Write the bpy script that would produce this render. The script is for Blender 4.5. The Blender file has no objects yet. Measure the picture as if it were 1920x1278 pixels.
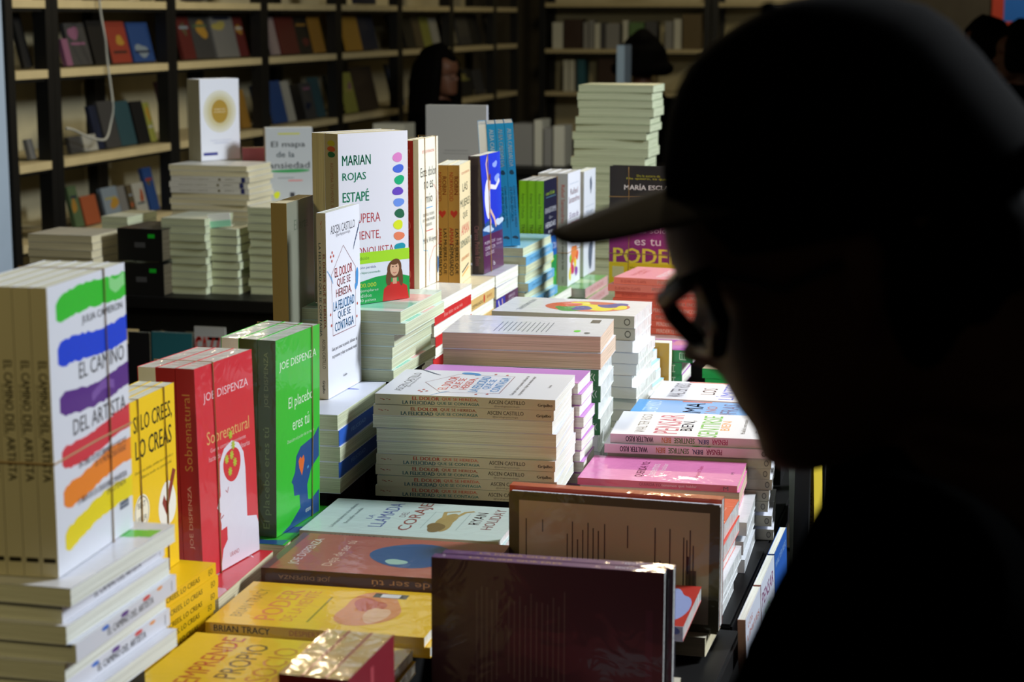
import bpy, bmesh, math, random
from mathutils import Vector, Matrix
random.seed(7)
S = bpy.context.scene
COL = S.collection

# ------------------------------------------------------------------ camera
F = 3500.0                                   # focal length in pixels of the 1920 frame
PITCH = math.atan((639 - 30) / F)
PSI = math.atan((1898 - 960) * math.cos(PITCH) / F)
CAMZ = 1.45
FWD = Vector((-math.sin(PSI) * math.cos(PITCH), math.cos(PSI) * math.cos(PITCH), -math.sin(PITCH)))
RGT = Vector((math.cos(PSI), math.sin(PSI), 0))
UPV = RGT.cross(FWD)
FWH = Vector((-math.sin(PSI), math.cos(PSI), 0))
CAM = Vector((0, 0, CAMZ))
cd = bpy.data.cameras.new('camera')
cam = bpy.data.objects.new('camera', cd)
COL.objects.link(cam)
cam.location = CAM
cam.rotation_euler = (math.pi / 2 - PITCH, 0, PSI)
cd.sensor_width = 36
cd.lens = F / 1920 * 36
cd.clip_start = 0.05
cd.dof.use_dof = True
cd.dof.focus_distance = 2.5
cd.dof.aperture_fstop = 8.5
S.camera = cam

# ------------------------------------------------------------------ view, world, lights
S.view_settings.view_transform = 'Standard'
S.view_settings.look = 'None'
S.view_settings.gamma = 1
S.view_settings.use_curve_mapping = False
S.view_settings.exposure = 0.0
w = bpy.data.worlds.new('world')
S.world = w
w.use_nodes = True
w.node_tree.nodes['Background'].inputs[0].default_value = (0.9, 0.85, 0.7, 1)
w.node_tree.nodes['Background'].inputs[1].default_value = 0.02


def lamp(name, kind, loc, target, power, color, size=0.5, spot=None, blend=0.5):
    l = bpy.data.lights.new(name, kind)
    l.energy = power
    l.color = color
    if kind == 'AREA':
        l.shape = 'DISK'
        l.size = size
    else:
        l.shadow_soft_size = size
    if kind == 'SPOT':
        l.spot_size = math.radians(spot)
        l.spot_blend = blend
    o = bpy.data.objects.new(name, l)
    COL.objects.link(o)
    o.location = loc
    o.rotation_euler = (Vector(target) - Vector(loc)).to_track_quat('-Z', 'Y').to_euler()
    o['kind'] = 'helper'
    return o


lamp('key_lamp', 'AREA', (1.75, 3.7, 2.75), (-0.7, 2.3, 0.9), 165, (0.88, 0.94, 1.0), 0.7)
lamp('fill_spot', 'SPOT', (-1.9, -0.4, 2.6), (-0.85, 2.4, 0.9), 70, (1.0, 0.83, 0.38), 0.25, 44, 0.6)  # added warm fill for the camera-side faces, cone kept off the man
lamp('aisle_fill_spot', 'SPOT', (0.15, 1.7, 2.85), (-0.75, 3.2, 1.0), 78, (1.0, 0.92, 0.74), 0.15, 37, 0.8)  # added spot, narrowed to brighten the camera-facing sides of the far stacks
lamp('rear_spot', 'SPOT', (-1.2, 2.2, 2.9), (-1.9, 4.5, 0.9), 50, (1.0, 0.95, 0.68), 0.25, 52, 0.7)
lamp('shelf_fill', 'AREA', (-1.0, 6.4, 2.3), (-3.4, 7.0, 1.0), 26, (1.0, 0.92, 0.70), 0.6)  # extra unseen source, set low to reach the bookcase panels
lamp('far_lamp', 'AREA', (-1.5, 9.8, 2.6), (-2.2, 12.9, 1.0), 13, (1.0, 0.86, 0.55), 0.6)
lamp('poster_fill', 'AREA', (0.6, 11.6, 2.7), (0.3, 13.2, 1.5), 16, (1.0, 0.93, 0.8), 0.3)  # unseen light put in to brighten the posters
lamp('warm_glint_lamp', 'AREA', (-1.3, 7.6, 2.9), (-0.7, 2.6, 0.9), 22, (1.0, 0.78, 0.45), 0.16)
lamp('warm_glint_lamp', 'AREA', (-2.4, 6.2, 2.6), (-0.8, 2.2, 0.9), 12, (1.0, 0.8, 0.5), 0.12)


# ------------------------------------------------------------------ helpers
def ray(px, py):
    return FWD + RGT * ((px - 960) / F) - UPV * ((py - 639) / F)


def at(px, py, z):
    r = ray(px, py)
    return CAM + r * ((z - CAMZ) / r.z)


def atx(px, py, x):
    r = ray(px, py)
    return CAM + r * (x / r.x)


def aty(px, py, y):
    r = ray(px, py)
    return CAM + r * (y / r.y)


def dep(px, py, d):
    return CAM + ray(px, py) * d


def srgb(h):
    h = h.lstrip('#')
    v = [int(h[i:i + 2], 16) / 255 for i in (0, 2, 4)]
    return tuple((c / 12.92 if c <= 0.04045 else ((c + 0.055) / 1.055) ** 2.4) for c in v)


MATS = {}


def mat(name, color, rough=0.5, coat=0.0, spec=0.5, metal=0.0, bump=0.0, bscale=60.0, grain=0.0, lines=None, emit=0):
    if name in MATS:
        return MATS[name]
    m = bpy.data.materials.new(name)
    m.use_nodes = True
    nt = m.node_tree
    b = nt.nodes['Principled BSDF']
    c = srgb(color) if isinstance(color, str) else color
    b.inputs['Base Color'].default_value = (*c, 1)
    b.inputs['Roughness'].default_value = rough
    b.inputs['Specular IOR Level'].default_value = spec
    b.inputs['Metallic'].default_value = metal
    b.inputs['Coat Weight'].default_value = coat
    b.inputs['Coat Roughness'].default_value = 0.08
    tc = nt.nodes.new('ShaderNodeTexCoord')
    if lines:
        mp = nt.nodes.new('ShaderNodeMapping')
        mp.inputs['Scale'].default_value = lines
        nz = nt.nodes.new('ShaderNodeTexNoise')
        nz.inputs['Scale'].default_value = 1
        nz.inputs['Detail'].default_value = 3
        nt.links.new(tc.outputs['Generated'], mp.inputs[0])
        nt.links.new(mp.outputs[0], nz.inputs[0])
        mx = nt.nodes.new('ShaderNodeMix')
        mx.data_type = 'RGBA'
        mx.inputs[6].default_value = (c[0] * 0.62, c[1] * 0.6, c[2] * 0.55, 1)
        mx.inputs[7].default_value = (min(1, c[0] * 1.12), min(1, c[1] * 1.12), min(1, c[2] * 1.12), 1)
        rp = nt.nodes.new('ShaderNodeMapRange')
        rp.inputs[1].default_value = 0.3
        rp.inputs[2].default_value = 0.6
        nt.links.new(nz.outputs[0], rp.inputs[0])
        nt.links.new(rp.outputs[0], mx.inputs[0])
        nt.links.new(mx.outputs[2], b.inputs['Base Color'])
    elif grain:
        nz = nt.nodes.new('ShaderNodeTexNoise')
        nz.inputs['Scale'].default_value = 14
        nz.inputs['Detail'].default_value = 6
        nt.links.new(tc.outputs['Object'], nz.inputs[0])
        mx = nt.nodes.new('ShaderNodeMix')
        mx.data_type = 'RGBA'
        mx.inputs[6].default_value = tuple(x * (1 - grain) for x in c) + (1,)
        mx.inputs[7].default_value = tuple(min(1, x * (1 + grain)) for x in c) + (1,)
        nt.links.new(nz.outputs[0], mx.inputs[0])
        nt.links.new(mx.outputs[2], b.inputs['Base Color'])
    if bump:
        nz = nt.nodes.new('ShaderNodeTexNoise')
        nz.inputs['Scale'].default_value = bscale
        nz.inputs['Detail'].default_value = 3
        nz.inputs['Distortion'].default_value = 1.2
        bp = nt.nodes.new('ShaderNodeBump')
        bp.inputs['Strength'].default_value = bump
        bp.inputs['Distance'].default_value = 0.01
        nt.links.new(tc.outputs['Object'], nz.inputs[0])
        nt.links.new(nz.outputs[0], bp.inputs['Height'])
        nt.links.new(bp.outputs[0], b.inputs['Coat Normal' if coat else 'Normal'])
    if emit:
        b.inputs['Emission Color'].default_value = (*c, 1)
        b.inputs['Emission Strength'].default_value = emit
    MATS[name] = m
    return m


def ink(h, film=False):
    if film:
        return mat('wrapped_' + h, h, 0.45, 0.6, 0.4, bump=0.16, bscale=24)
    return mat('ink_' + h, h, 0.42, 0.12, 0.4)


def pagemat(kind):
    if kind == 'white':
        return mat('pages_white', '#e9ebe0', 0.8, spec=0.2, lines=(34, 1.2, 1.2))
    if kind == 'cream':
        return mat('pages_cream', '#d9cfae', 0.85, spec=0.2, lines=(34, 1.2, 1.2))
    if kind == 'green':
        return mat('pages_green', '#c6cdae', 0.85, spec=0.2, lines=(30, 1.2, 1.2))
    if kind == 'rose':
        return mat('pages_rose', '#d6bca6', 0.85, spec=0.2, lines=(34, 1.2, 1.2))
    if kind == 'film':
        return mat('pages_film', '#eff1ee', 0.5, 0.8, 0.5, bump=0.4, bscale=34)
    if kind == 'gold':
        return mat('pages_gold_glint', '#c2a468', 0.5, 0.9, 0.5, bump=0.5, bscale=30)  # gold-brown paper, with the gold of the glints mixed into its colour
    if kind == 'dark':
        return mat('pages_dark', '#57503f', 0.85, spec=0.2, lines=(30, 1.2, 1.2))


def link_mesh(name, bm, mats, parent=None, smooth=False):
    me = bpy.data.meshes.new(name)
    bm.to_mesh(me)
    bm.free()
    for m in mats:
        me.materials.append(m)
    if smooth:
        for p in me.polygons:
            p.use_smooth = True
    o = bpy.data.objects.new(name, me)
    COL.objects.link(o)
    if parent:
        o.parent = parent
    return o


USED = set()


def tag(o, label=None, cat=None, group=None, kind=None):
    if label:
        o['label'] = label
    if cat:
        o['category'] = cat
    if group:
        o['group'] = group
    if kind:
        o['kind'] = kind
    return o


def empty(name, loc=(0, 0, 0), rot=None):
    o = bpy.data.objects.new(name, None)
    o.empty_display_size = 0.05
    COL.objects.link(o)
    o.location = loc
    if rot is not None:
        o.rotation_euler = rot
    return o


def box(bm, x0, x1, y0, y1, z0, z1, mi=0):
    vs = [bm.verts.new(p) for p in ((x0, y0, z0), (x1, y0, z0), (x1, y1, z0), (x0, y1, z0),
                                    (x0, y0, z1), (x1, y0, z1), (x1, y1, z1), (x0, y1, z1))]
    for f in ((0, 3, 2, 1), (4, 5, 6, 7), (0, 1, 5, 4), (1, 2, 6, 5), (2, 3, 7, 6), (3, 0, 4, 7)):
        bm.faces.new([vs[i] for i in f]).material_index = mi


def rbox(bm, x0, x1, y0, y1, z0, z1, r=0.003, mi=0):
    b2 = bmesh.new()
    box(b2, x0, x1, y0, y1, z0, z1, mi)
    bmesh.ops.bevel(b2, geom=b2.edges[:], offset=r, segments=2, affect='EDGES')
    for f in b2.faces:
        f.material_index = mi
    me = bpy.data.meshes.new('t')
    b2.to_mesh(me)
    b2.free()
    bm.from_mesh(me)
    bpy.data.meshes.remove(me)


def tube(bm, pts, rad, n=8, closed=False, mi=0):
    """a tube along points; rad is a number or one (rx, ry) / number per point; ends closed"""
    P = [Vector(p) for p in pts]
    rings = []
    for i, p in enumerate(P):
        if closed:
            t = P[(i + 1) % len(P)] - P[i - 1]
        else:
            t = P[min(i + 1, len(P) - 1)] - P[max(i - 1, 0)]
        t.normalize()
        a = t.cross(Vector((0, 0, 1)))
        if a.length < 1e-3:
            a = t.cross(Vector((0, 1, 0)))
        a.normalize()
        b = a.cross(t)
        r = rad[i] if isinstance(rad, (list, tuple)) else rad
        rx, ry = r if isinstance(r, (list, tuple)) else (r, r)
        rings.append([bm.verts.new(p + a * rx * math.cos(k * 2 * math.pi / n) + b * ry * math.sin(k * 2 * math.pi / n)) for k in range(n)])
    m = len(rings)
    for i in range(m if closed else m - 1):
        A, B = rings[i], rings[(i + 1) % m]
        for k in range(n):
            bm.faces.new((A[k], B[k], B[(k + 1) % n], A[(k + 1) % n])).material_index = mi
    if not closed:
        bm.faces.new(rings[0]).material_index = mi
        bm.faces.new(rings[-1][::-1]).material_index = mi


# ------------------------------------------------------------------ lettering
TXT = {}


def text_geo(s, bold):
    k = (s, bold)
    if k in TXT:
        return TXT[k]
    cu = bpy.data.curves.new('t', 'FONT')
    cu.body = s
    cu.resolution_u = 2
    cu.offset = bold
    cu.size = 1
    ob = bpy.data.objects.new('t', cu)
    COL.objects.link(ob)
    dg = bpy.context.evaluated_depsgraph_get()
    me = bpy.data.meshes.new_from_object(ob.evaluated_get(dg))
    vs = [(v.co.x, v.co.y) for v in me.vertices]
    fs = [tuple(p.vertices) for p in me.polygons]
    bpy.data.objects.remove(ob)
    bpy.data.curves.remove(cu)
    bpy.data.meshes.remove(me)
    if not vs:
        vs, fs = [(0, 0), (1, 0), (1, 1)], []
    x0, x1 = min(v[0] for v in vs), max(v[0] for v in vs)
    y0, y1 = min(v[1] for v in vs), max(v[1] for v in vs)
    TXT[k] = ([((x - x0) / (x1 - x0 + 1e-9) - 0.5, (y - y0) / (y1 - y0 + 1e-9) - 0.5) for x, y in vs], fs)
    return TXT[k]


def T(s, cx, cy, w_, h, c, bold=0.0, rot=0):
    return ('t', s, cx, cy, w_, h, c, bold, rot)


def R(cx, cy, w_, h, c):
    return ('r', cx, cy, w_, h, c)


def E(cx, cy, rx, ry, c, wob=0.0, seed=0):
    return ('e', cx, cy, rx, ry, c, wob, seed)


def P(pts, c):
    return ('p', pts, c)


def L(pts, wd, c):
    return ('l', pts, wd, c)


def B(x0, x1, ya, yb, th, c, seed=0):
    return ('b', x0, x1, ya, yb, th, c, seed)


def lines_of_print(x0, x1, ys, h, c, seed=1):
    rr = random.Random(seed)
    return [R((x0 + x0 + (x1 - x0) * k) / 2, y, (x1 - x0) * k, h, c) for y in ys for k in [rr.uniform(0.75, 1.0)]]


def draw(bm, ops, O, Rv, Uv, mi_of, start=1):
    O, Rv, Uv = Vector(O), Vector(Rv), Vector(Uv)
    N = Rv.cross(Uv).normalized()
    W, H = Rv.length, Uv.length
    for k, op in enumerate(ops):
        off = N * (0.00006 + 0.00001 * (start + k))

        def V(u, v):
            return bm.verts.new(O + Rv * u + Uv * v + off)
        kind = op[0]
        if kind == 't':
            _, s, cx, cy, ww, hh, c, bold, rot = op
            vs, fs = text_geo(s, min(bold, 0.0))
            ca, sa = math.cos(math.radians(rot)), math.sin(math.radians(rot))
            for sh in ((-1, 1) if bold > 0.003 else (0,)):       # heavier faces: the strokes are set twice, side by side
                nv = []
                for x, y in vs:
                    x, y = x * ww * W + sh * bold * 1.6 * hh * H, y * hh * H
                    x, y = x * ca - y * sa, x * sa + y * ca
                    nv.append(V(cx + x / W, cy + y / H))
                for f in fs:
                    try:
                        bm.faces.new([nv[i] for i in f]).material_index = mi_of(c)
                    except ValueError:
                        pass
            continue
        if kind == 'r':
            _, cx, cy, ww, hh, c = op
            pts = [(cx - ww / 2, cy - hh / 2), (cx + ww / 2, cy - hh / 2), (cx + ww / 2, cy + hh / 2), (cx - ww / 2, cy + hh / 2)]
        elif kind == 'e':
            _, cx, cy, rx, ry, c, wob, seed = op
            rr = random.Random(seed)
            a1, a2 = rr.uniform(0, 6), rr.uniform(0, 6)
            pts = []
            for i in range(28):
                a = i * 2 * math.pi / 28
                q = 1 + wob * (math.sin(2 * a + a1) + 0.6 * math.sin(3 * a + a2))
                pts.append((cx + rx * q * math.cos(a), cy + ry * q * math.sin(a)))
        elif kind == 'p':
            _, pts, c = op
        elif kind == 'l':
            _, ln, wd, c = op
            pts, back = [], []
            for i, (x, y) in enumerate(ln):
                xa, ya = ln[max(i - 1, 0)]
                xb, yb = ln[min(i + 1, len(ln) - 1)]
                dx, dy = (xb - xa) * W, (yb - ya) * H
                d = math.hypot(dx, dy) or 1
                nx, ny = -dy / d * wd / 2, dx / d * wd / 2
                pts.append((x + nx / W, y + ny / H))
                back.append((x - nx / W, y - ny / H))
            for i in range(len(ln) - 1):
                q = [V(*pts[i]), V(*back[i]), V(*back[i + 1]), V(*pts[i + 1])]
                f = bm.faces.new(q)
                f.normal_update()
                if f.normal.dot(N) < 0:
                    f.normal_flip()
                f.material_index = mi_of(c)
            continue
        elif kind == 'b':                                       # a dry brush stroke
            _, x0, x1, ya, yb, th, c, seed = op
            rr = random.Random(seed)
            up, dn = [], []
            n = 26
            for i in range(n + 1):
                t = i / n
                x = x0 + (x1 - x0) * t
                cy = ya + (yb - ya) * t + 0.012 * math.sin(t * 5 + seed)
                e = min(1, 0.55 + t * 9) * th / 2
                up.append((x, cy + e * rr.uniform(0.86, 1.06)))
                dn.append((x, cy - e * rr.uniform(0.86, 1.06)))
            pts = dn + up[::-1]
        f = bm.faces.new([V(x, y) for x, y in pts])
        f.normal_update()
        if f.normal.dot(N) < 0:
            f.normal_flip()
        f.material_index = mi_of(c)


# ------------------------------------------------------------------ books
SPECS = {}
PROTO = {}


def spec(key, H, W, Tk, front, spine=None, back=None, pages='white', film=False, fops=(), sops=(), bops=(), sdir='td', kind='paperback'):
    SPECS[key] = dict(H=H, W=W, T=Tk, front=front, spine=spine or front, back=back or front, pages=pages, film=film,
                      fops=list(fops), sops=list(sops), bops=list(bops), sdir=sdir, kind=kind)


def build_book(key):
    s = SPECS[key]
    H, W, Tk = s['H'], s['W'], s['T']
    root = empty(s['kind'])
    idx, mats = {}, []

    def mi(c):
        if c not in idx:
            idx[c] = len(mats)
            mats.append(ink(c, s['film']))
        return idx[c]
    bm = bmesh.new()
    t = 0.0006 if s['kind'] == 'paperback' else 0.002
    o = 0.0 if s['kind'] == 'paperback' else 0.003
    box(bm, 0, t, t, W, 0, H, mi(s['back']))
    box(bm, Tk - t, Tk, t, W, 0, H, mi(s['front']))
    box(bm, 0, Tk, 0, t, 0, H, mi(s['spine']))
    if s['fops']:
        draw(bm, s['fops'], (Tk, 0, 0), (0, W, 0), (0, 0, H), mi)
    if s['bops']:
        draw(bm, s['bops'], (0, W, 0), (0, -W, 0), (0, 0, H), mi)
    if s['sops']:
        if s['sdir'] == 'td':
            draw(bm, s['sops'], (0, 0, H), (0, 0, -H), (Tk, 0, 0), mi)
        else:
            draw(bm, s['sops'], (Tk, 0, 0), (0, 0, H), (-Tk, 0, 0), mi)
    link_mesh('cover', bm, mats, root)
    bm = bmesh.new()
    b = o + 0.0004
    box(bm, t, Tk - t, t, W - 0.0003 - o, b, H - b, 0)
    link_mesh('pages', bm, [pagemat(s['pages'])], root)
    return root


def get_book(key):
    if key not in PROTO:
        PROTO[key] = build_book(key)
        return PROTO[key]
    p = PROTO[key]
    r = p.copy()
    COL.objects.link(r)
    for k in ('label', 'category', 'group'):
        if k in r:
            del r[k]
    for ch in p.children:
        c = ch.copy()
        COL.objects.link(c)
        c.parent = r
    return r


LYING = Matrix(((0, 0, -1), (0, 1, 0), (1, 0, 0)))             # front cover up, spine to -Y, top to -X
FACEDOWN = Matrix(((0, 0, 1), (0, 1, 0), (-1, 0, 0)))          # back cover up, spine to -Y, top to +X
TURN = {'S': 0, 'P': 180, 'R': 90, 'L': -90}


def rotz(a):
    return Matrix.Rotation(math.radians(a), 3, 'Z')


ALL_LABELS = {}


def name_it(o, label, cat, group=None):
    n = ALL_LABELS.get(label, 0)
    ALL_LABELS[label] = n + 1
    tag(o, label, cat, group)


def lay(key, cx, cy, z, yaw=0, turn='S', down=False):
    """put a book flat, its underside at z, its middle over (cx, cy)"""
    s = SPECS[key]
    b = get_book(key)
    M = rotz(yaw + TURN[turn]) @ (FACEDOWN if down else LYING)
    c = M @ Vector((s['T'] / 2, s['W'] / 2, s['H'] / 2))
    b.rotation_euler = M.to_euler()
    b.location = (cx - c.x, cy - c.y, z + s['T'] / 2 - c.z)
    return b


ORD = ['topmost', 'second from top', 'third from top', 'fourth from top', 'fifth from top', 'sixth from top', 'seventh from top', 'eighth from top',
       'ninth from top', 'tenth from top', 'eleventh from top', 'twelfth from top', 'thirteenth from top', 'fourteenth from top', 'fifteenth from top',
       'sixteenth from top', 'seventeenth from top', 'eighteenth from top', 'nineteenth from top', 'twentieth from top',
       'twenty-first from top', 'twenty-second from top', 'twenty-third from top', 'twenty-fourth from top', 'twenty-fifth from top',
       'twenty-sixth from top', 'twenty-seventh from top', 'twenty-eighth from top', 'twenty-ninth from top']


def stack(fl, ztop, yaw, key, layers, place, group, base=0.75, desc='white', fill=None, jit=0.004, seed=3, ref='FL', fillturn='S', riser=True):
    """layers from the top down: (turn, dx, dy[, key, desc, down]); below them books of kind fill down to base.
    fl: the front corner of the top book in the world (ref FL or FR)"""
    rr = random.Random(seed)
    k0 = layers[0][3] if len(layers[0]) > 3 and layers[0][3] else key
    s0 = SPECS[k0]
    lx, ly = (s0['H'], s0['W']) if layers[0][0] in 'SP' else (s0['W'], s0['H'])
    ex, ey = rotz(yaw) @ Vector((1, 0, 0)), rotz(yaw) @ Vector((0, 1, 0))
    c = Vector((fl[0], fl[1], 0)) + ex * (lx / 2 if ref == 'FL' else -lx / 2) + ey * ly / 2
    z = ztop
    gap = 0.0004
    n = 0
    zs = []
    for ly_ in layers:
        k = (ly_[3] if len(ly_) > 3 and ly_[3] else key)
        d = (ly_[4] if len(ly_) > 4 and ly_[4] else desc)
        dn = (ly_[5] if len(ly_) > 5 else False)
        z -= SPECS[k]['T'] + gap
        if z < base - 0.0002:
            z = base + 0.0002
            zs.append((k, z, ly_, d, dn))
            break
        zs.append((k, z, ly_, d, dn))
    for k, zz, l_, d, dn in zs:
        p = c + ex * l_[1] + ey * l_[2]
        b = lay(k, p.x, p.y, zz, yaw + rr.uniform(-1.2, 1.2), l_[0], dn)
        name_it(b, f'{d} {SPECS[k]["kind"]} {ORD[n]} in {place}', 'book', group)
        n += 1
    f = fill or key
    left = z - base
    if riser and left > 0.055:
        ix, iy = lx / 2 - 0.020, ly / 2 - 0.016
        rs = empty('display_riser', (c.x, c.y, base + 0.0002), (0, 0, math.radians(yaw)))
        bm = bmesh.new()
        rbox(bm, -ix, ix, -iy, iy, left - 0.0125, left - 0.0006, 0.002)
        link_mesh('top_board', bm, [black_lam], rs)
        bm = bmesh.new()
        box(bm, -ix + 0.004, ix - 0.004, -iy + 0.004, iy - 0.004, 0, left - 0.0128)
        link_mesh('body', bm, [black_metal], rs)
        name_it(rs, f'black riser block under the {place}', 'riser')
        return
    m = int(left / (SPECS[f]['T'] + gap))
    if m >= 1:
        g = left / m - SPECS[f]['T']
        for i in range(m):
            z -= SPECS[f]['T'] + g
            p = c + ex * rr.uniform(-jit, jit) + ey * rr.uniform(-jit, jit)
            b = lay(f, p.x, p.y, z + min(0.0002, g / 2), yaw + rr.uniform(-1, 1), fillturn if i % 3 else layers[0][0])
            name_it(b, f'{desc} {SPECS[f]["kind"]} {ORD[n]} in {place}', 'book', group)
            n += 1


def standing(key, base, yaw, n, labels, group=None, lean=0, T2=0.0005, flips=(), keys=None):
    """n copies side by side, the front one's spine-side bottom corner at base, covers facing +X turned by yaw"""
    s = SPECS[key]
    out = []
    M = rotz(yaw) @ Matrix.Rotation(math.radians(lean), 3, 'Y')
    run = 0.0
    for i in range(n):
        kk = keys[i] if keys else key
        s = SPECS[kk]
        b = get_book(kk)
        run += s['T'] + (T2 if i else 0)
        off = M @ Vector((-run, 0, 0))
        b.rotation_euler = M.to_euler()
        if i in flips:                                          # turned round: fore-edge where the spine was
            b.rotation_euler = (M @ rotz(180)).to_euler()
            off = M @ Vector((-run + s['T'], s['W'], 0))
        b.location = Vector(base) + off + Vector((0, 0, 0.0004 + (abs(math.sin(math.radians(lean))) * s['T'] if lean < 0 else 0)))
        name_it(b, labels[i] if isinstance(labels, (list, tuple)) else labels, 'book', group)
        out.append(b)
    return out


BANDM = dict(color='#b99a63', rough=0.5)


def band(base, yaw, x0, x1, y0, y1, z0, z1, label, plane='XZ', at_=0.5, r=0.0008, color='#a98650', lean=0):
    """a rubber band round a bundle, in the bundle's own axes"""
    e = 0.001
    x0, x1, y0, y1, z0, z1 = x0 - e, x1 + e, y0 - e, y1 + e, z0 - e * 0.2, z1 + e
    if plane == 'XZ':
        y = y0 + (y1 - y0) * at_
        pts = [(x0, y, z0), (x1, y, z0), (x1, y + 0.002, (z0 + z1) / 2), (x1, y, z1), (x0, y, z1)]
    else:
        z = z0 + (z1 - z0) * at_
        pts = [(x0, y0, z), (x1, y0, z), (x1, (y0 + y1) / 2, z + 0.001), (x1, y1, z), (x0, y1, z)]
    bm = bmesh.new()
    tube(bm, pts, r, 6, True)
    o = link_mesh('rubber_band', bm, [mat('band_' + color, color, 0.5)])
    o.location = base
    o.rotation_euler = (rotz(yaw) @ Matrix.Rotation(math.radians(lean), 3, 'Y')).to_euler()
    name_it(o, label, 'rubber band')
    return o

# ------------------------------------------------------------------ the room
black_metal = mat('black_metal', '#0d0d0d', 0.45, spec=0.4)
black_lam = mat('black_laminate', '#0c0b0b', 0.5, spec=0.3, grain=0.3)
shelf_wood = mat('pale_shelf_board', '#b9ab84', 0.6, spec=0.3, grain=0.12)
panel_m = mat('cream_back_panel', '#c9bf9c', 0.8, spec=0.2, grain=0.10)
wall_m = mat('dark_plaster', '#4a4438', 0.9, spec=0.1, grain=0.15)
floor_m = mat('dark_floor_tile', '#1b1916', 0.6, spec=0.3, grain=0.2)
pillar_m = mat('pale_blue_paint', '#9fb4cf', 0.8, spec=0.2, grain=0.05)


def structure(name, bounds, m):
    bm = bmesh.new()
    box(bm, *bounds)
    o = link_mesh(name, bm, [m])
    o['kind'] = 'structure'
    return o


structure('floor', (-3.6, 4.0, -2.0, 13.2, -0.05, 0), floor_m)
structure('ceiling', (-3.6, 4.0, -2.0, 13.2, 3.2, 3.25), wall_m)
structure('wall_left', (-3.7, -3.6, -2.0, 13.3, 0, 3.2), wall_m)
structure('wall_right', (4.0, 4.1, -2.0, 13.3, 0, 3.2), wall_m)
structure('wall_back', (-3.7, 4.1, 13.2, 13.3, 0, 3.2), wall_m)
structure('wall_front', (-3.7, 4.1, -2.1, -2.0, 0, 3.2), wall_m)
structure('trim_1', (-3.55, -3.2, 5.1, 5.572, 0, 3.2), pillar_m)

# bookcases: left wall, bays of 0.96 m
XF, XB = -3.2, -3.56
SHZ = [0.25, 0.685, 0.955, 1.268, 1.505]
POSTS = [5.60, 5.91, 6.87, 7.83, 8.79, 9.75, 10.73, 11.7, 12.3]


def bookcase(x0, x1, y0, y1, axis, label, first=True):
    """a steel shelving bay: open front; axis 'X' faces +X, axis 'Y' faces -Y"""
    root = empty('bookcase', ((x0 + x1) / 2, (y0 + y1) / 2, 0))
    ox, oy = (x0 + x1) / 2, (y0 + y1) / 2

    def add(name, bx, m):
        bm = bmesh.new()
        box(bm, bx[0] - ox, bx[1] - ox, bx[2] - oy, bx[3] - oy, bx[4], bx[5])
        return link_mesh(name, bm, [m], root)
    t = 0.022
    if axis == 'X':
        for y in (y0 + t, y1 - t):
            add('post', (x1 - 0.05, x1 - 0.002, y - t, y + t, 0, 2.2), black_metal)
            add('post', (x0, x0 + 0.04, y - t, y + t, 0, 2.2), black_metal)
        add('back_panel', (x0 - 0.02, x0 - 0.005, y0, y1, 0, 2.2), panel_m)
        for z in SHZ + [1.9]:
            add('shelf', (x0, x1, y0 + 2 * t, y1 - 2 * t, z - 0.028, z), shelf_wood)
            add('shelf_rail', (x0, x1 - 0.012, y0 + 2 * t, y1 - 2 * t, z - 0.04, z - 0.0285), black_metal)
    else:
        for x in (x0 + t, x1 - t):
            add('post', (x - t, x + t, y0 + 0.002, y0 + 0.05, 0, 2.2), black_metal)
            add('post', (x - t, x + t, y1 - 0.04, y1, 0, 2.2), black_metal)
        add('back_panel', (x0, x1, y1 + 0.005, y1 + 0.02, 0, 2.2), panel_m)
        for z in (0.25, 0.62, 0.93, 1.225, 1.54, 1.9):
            add('shelf', (x0 + 2 * t, x1 - 2 * t, y0, y1, z - 0.028, z), shelf_wood)
            add('shelf_rail', (x0 + 2 * t, x1 - 2 * t, y0 + 0.012, y1, z - 0.04, z - 0.0285), black_metal)
    name_it(root, label, 'bookcase')


bay_words = ['narrow bay by the pale pillar', 'first full bay past the narrow one', 'second full bay past the narrow one', 'third full bay past the narrow one',
             'fourth full bay past the narrow one', 'fifth full bay past the narrow one', 'bay just before the corner', 'slim bay in the corner']
for i in range(len(POSTS) - 1):
    bookcase(XB, XF, POSTS[i] + 0.001, POSTS[i + 1] - 0.001, 'X', f'black steel bookcase with pale shelves, {bay_words[i]}')
for i, (a, b) in enumerate(((-3.18, -1.98), (-1.97, -0.8))):
    bookcase(a, b, 12.78, 13.1, 'Y', 'black steel bookcase on the back wall, ' + ('beside the corner', 'second from the corner', 'third from the corner', 'fourth from the corner')[i])


def table(x0, x1, y0, y1, z, label, rail=True):
    root = empty('display_table', ((x0 + x1) / 2, (y0 + y1) / 2, 0))
    hx, hy = (x1 - x0) / 2, (y1 - y0) / 2
    bm = bmesh.new()
    rbox(bm, -hx, hx, -hy, hy, z - 0.03, z, 0.003)
    link_mesh('table_top', bm, [black_lam], root)
    bm = bmesh.new()
    box(bm, -hx + 0.02, hx - 0.02, -hy + 0.02, hy - 0.02, z - 0.085, z - 0.0305)
    link_mesh('apron', bm, [black_lam], root)
    for sx in (-1, 1):
        for sy in (-1, 1):
            bm = bmesh.new()
            cx, cy = sx * (hx - 0.045), sy * (hy - 0.045)
            box(bm, cx - 0.025, cx + 0.025, cy - 0.025, cy + 0.025, 0, z - 0.0855)
            link_mesh('leg', bm, [black_metal], root)
    bm = bmesh.new()
    box(bm, -hx + 0.03, hx - 0.03, -hy + 0.002, hy - 0.03, 0.28, 0.30)
    link_mesh('lower_shelf', bm, [black_lam], root)
    name_it(root, label, 'table')
    return root


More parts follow.
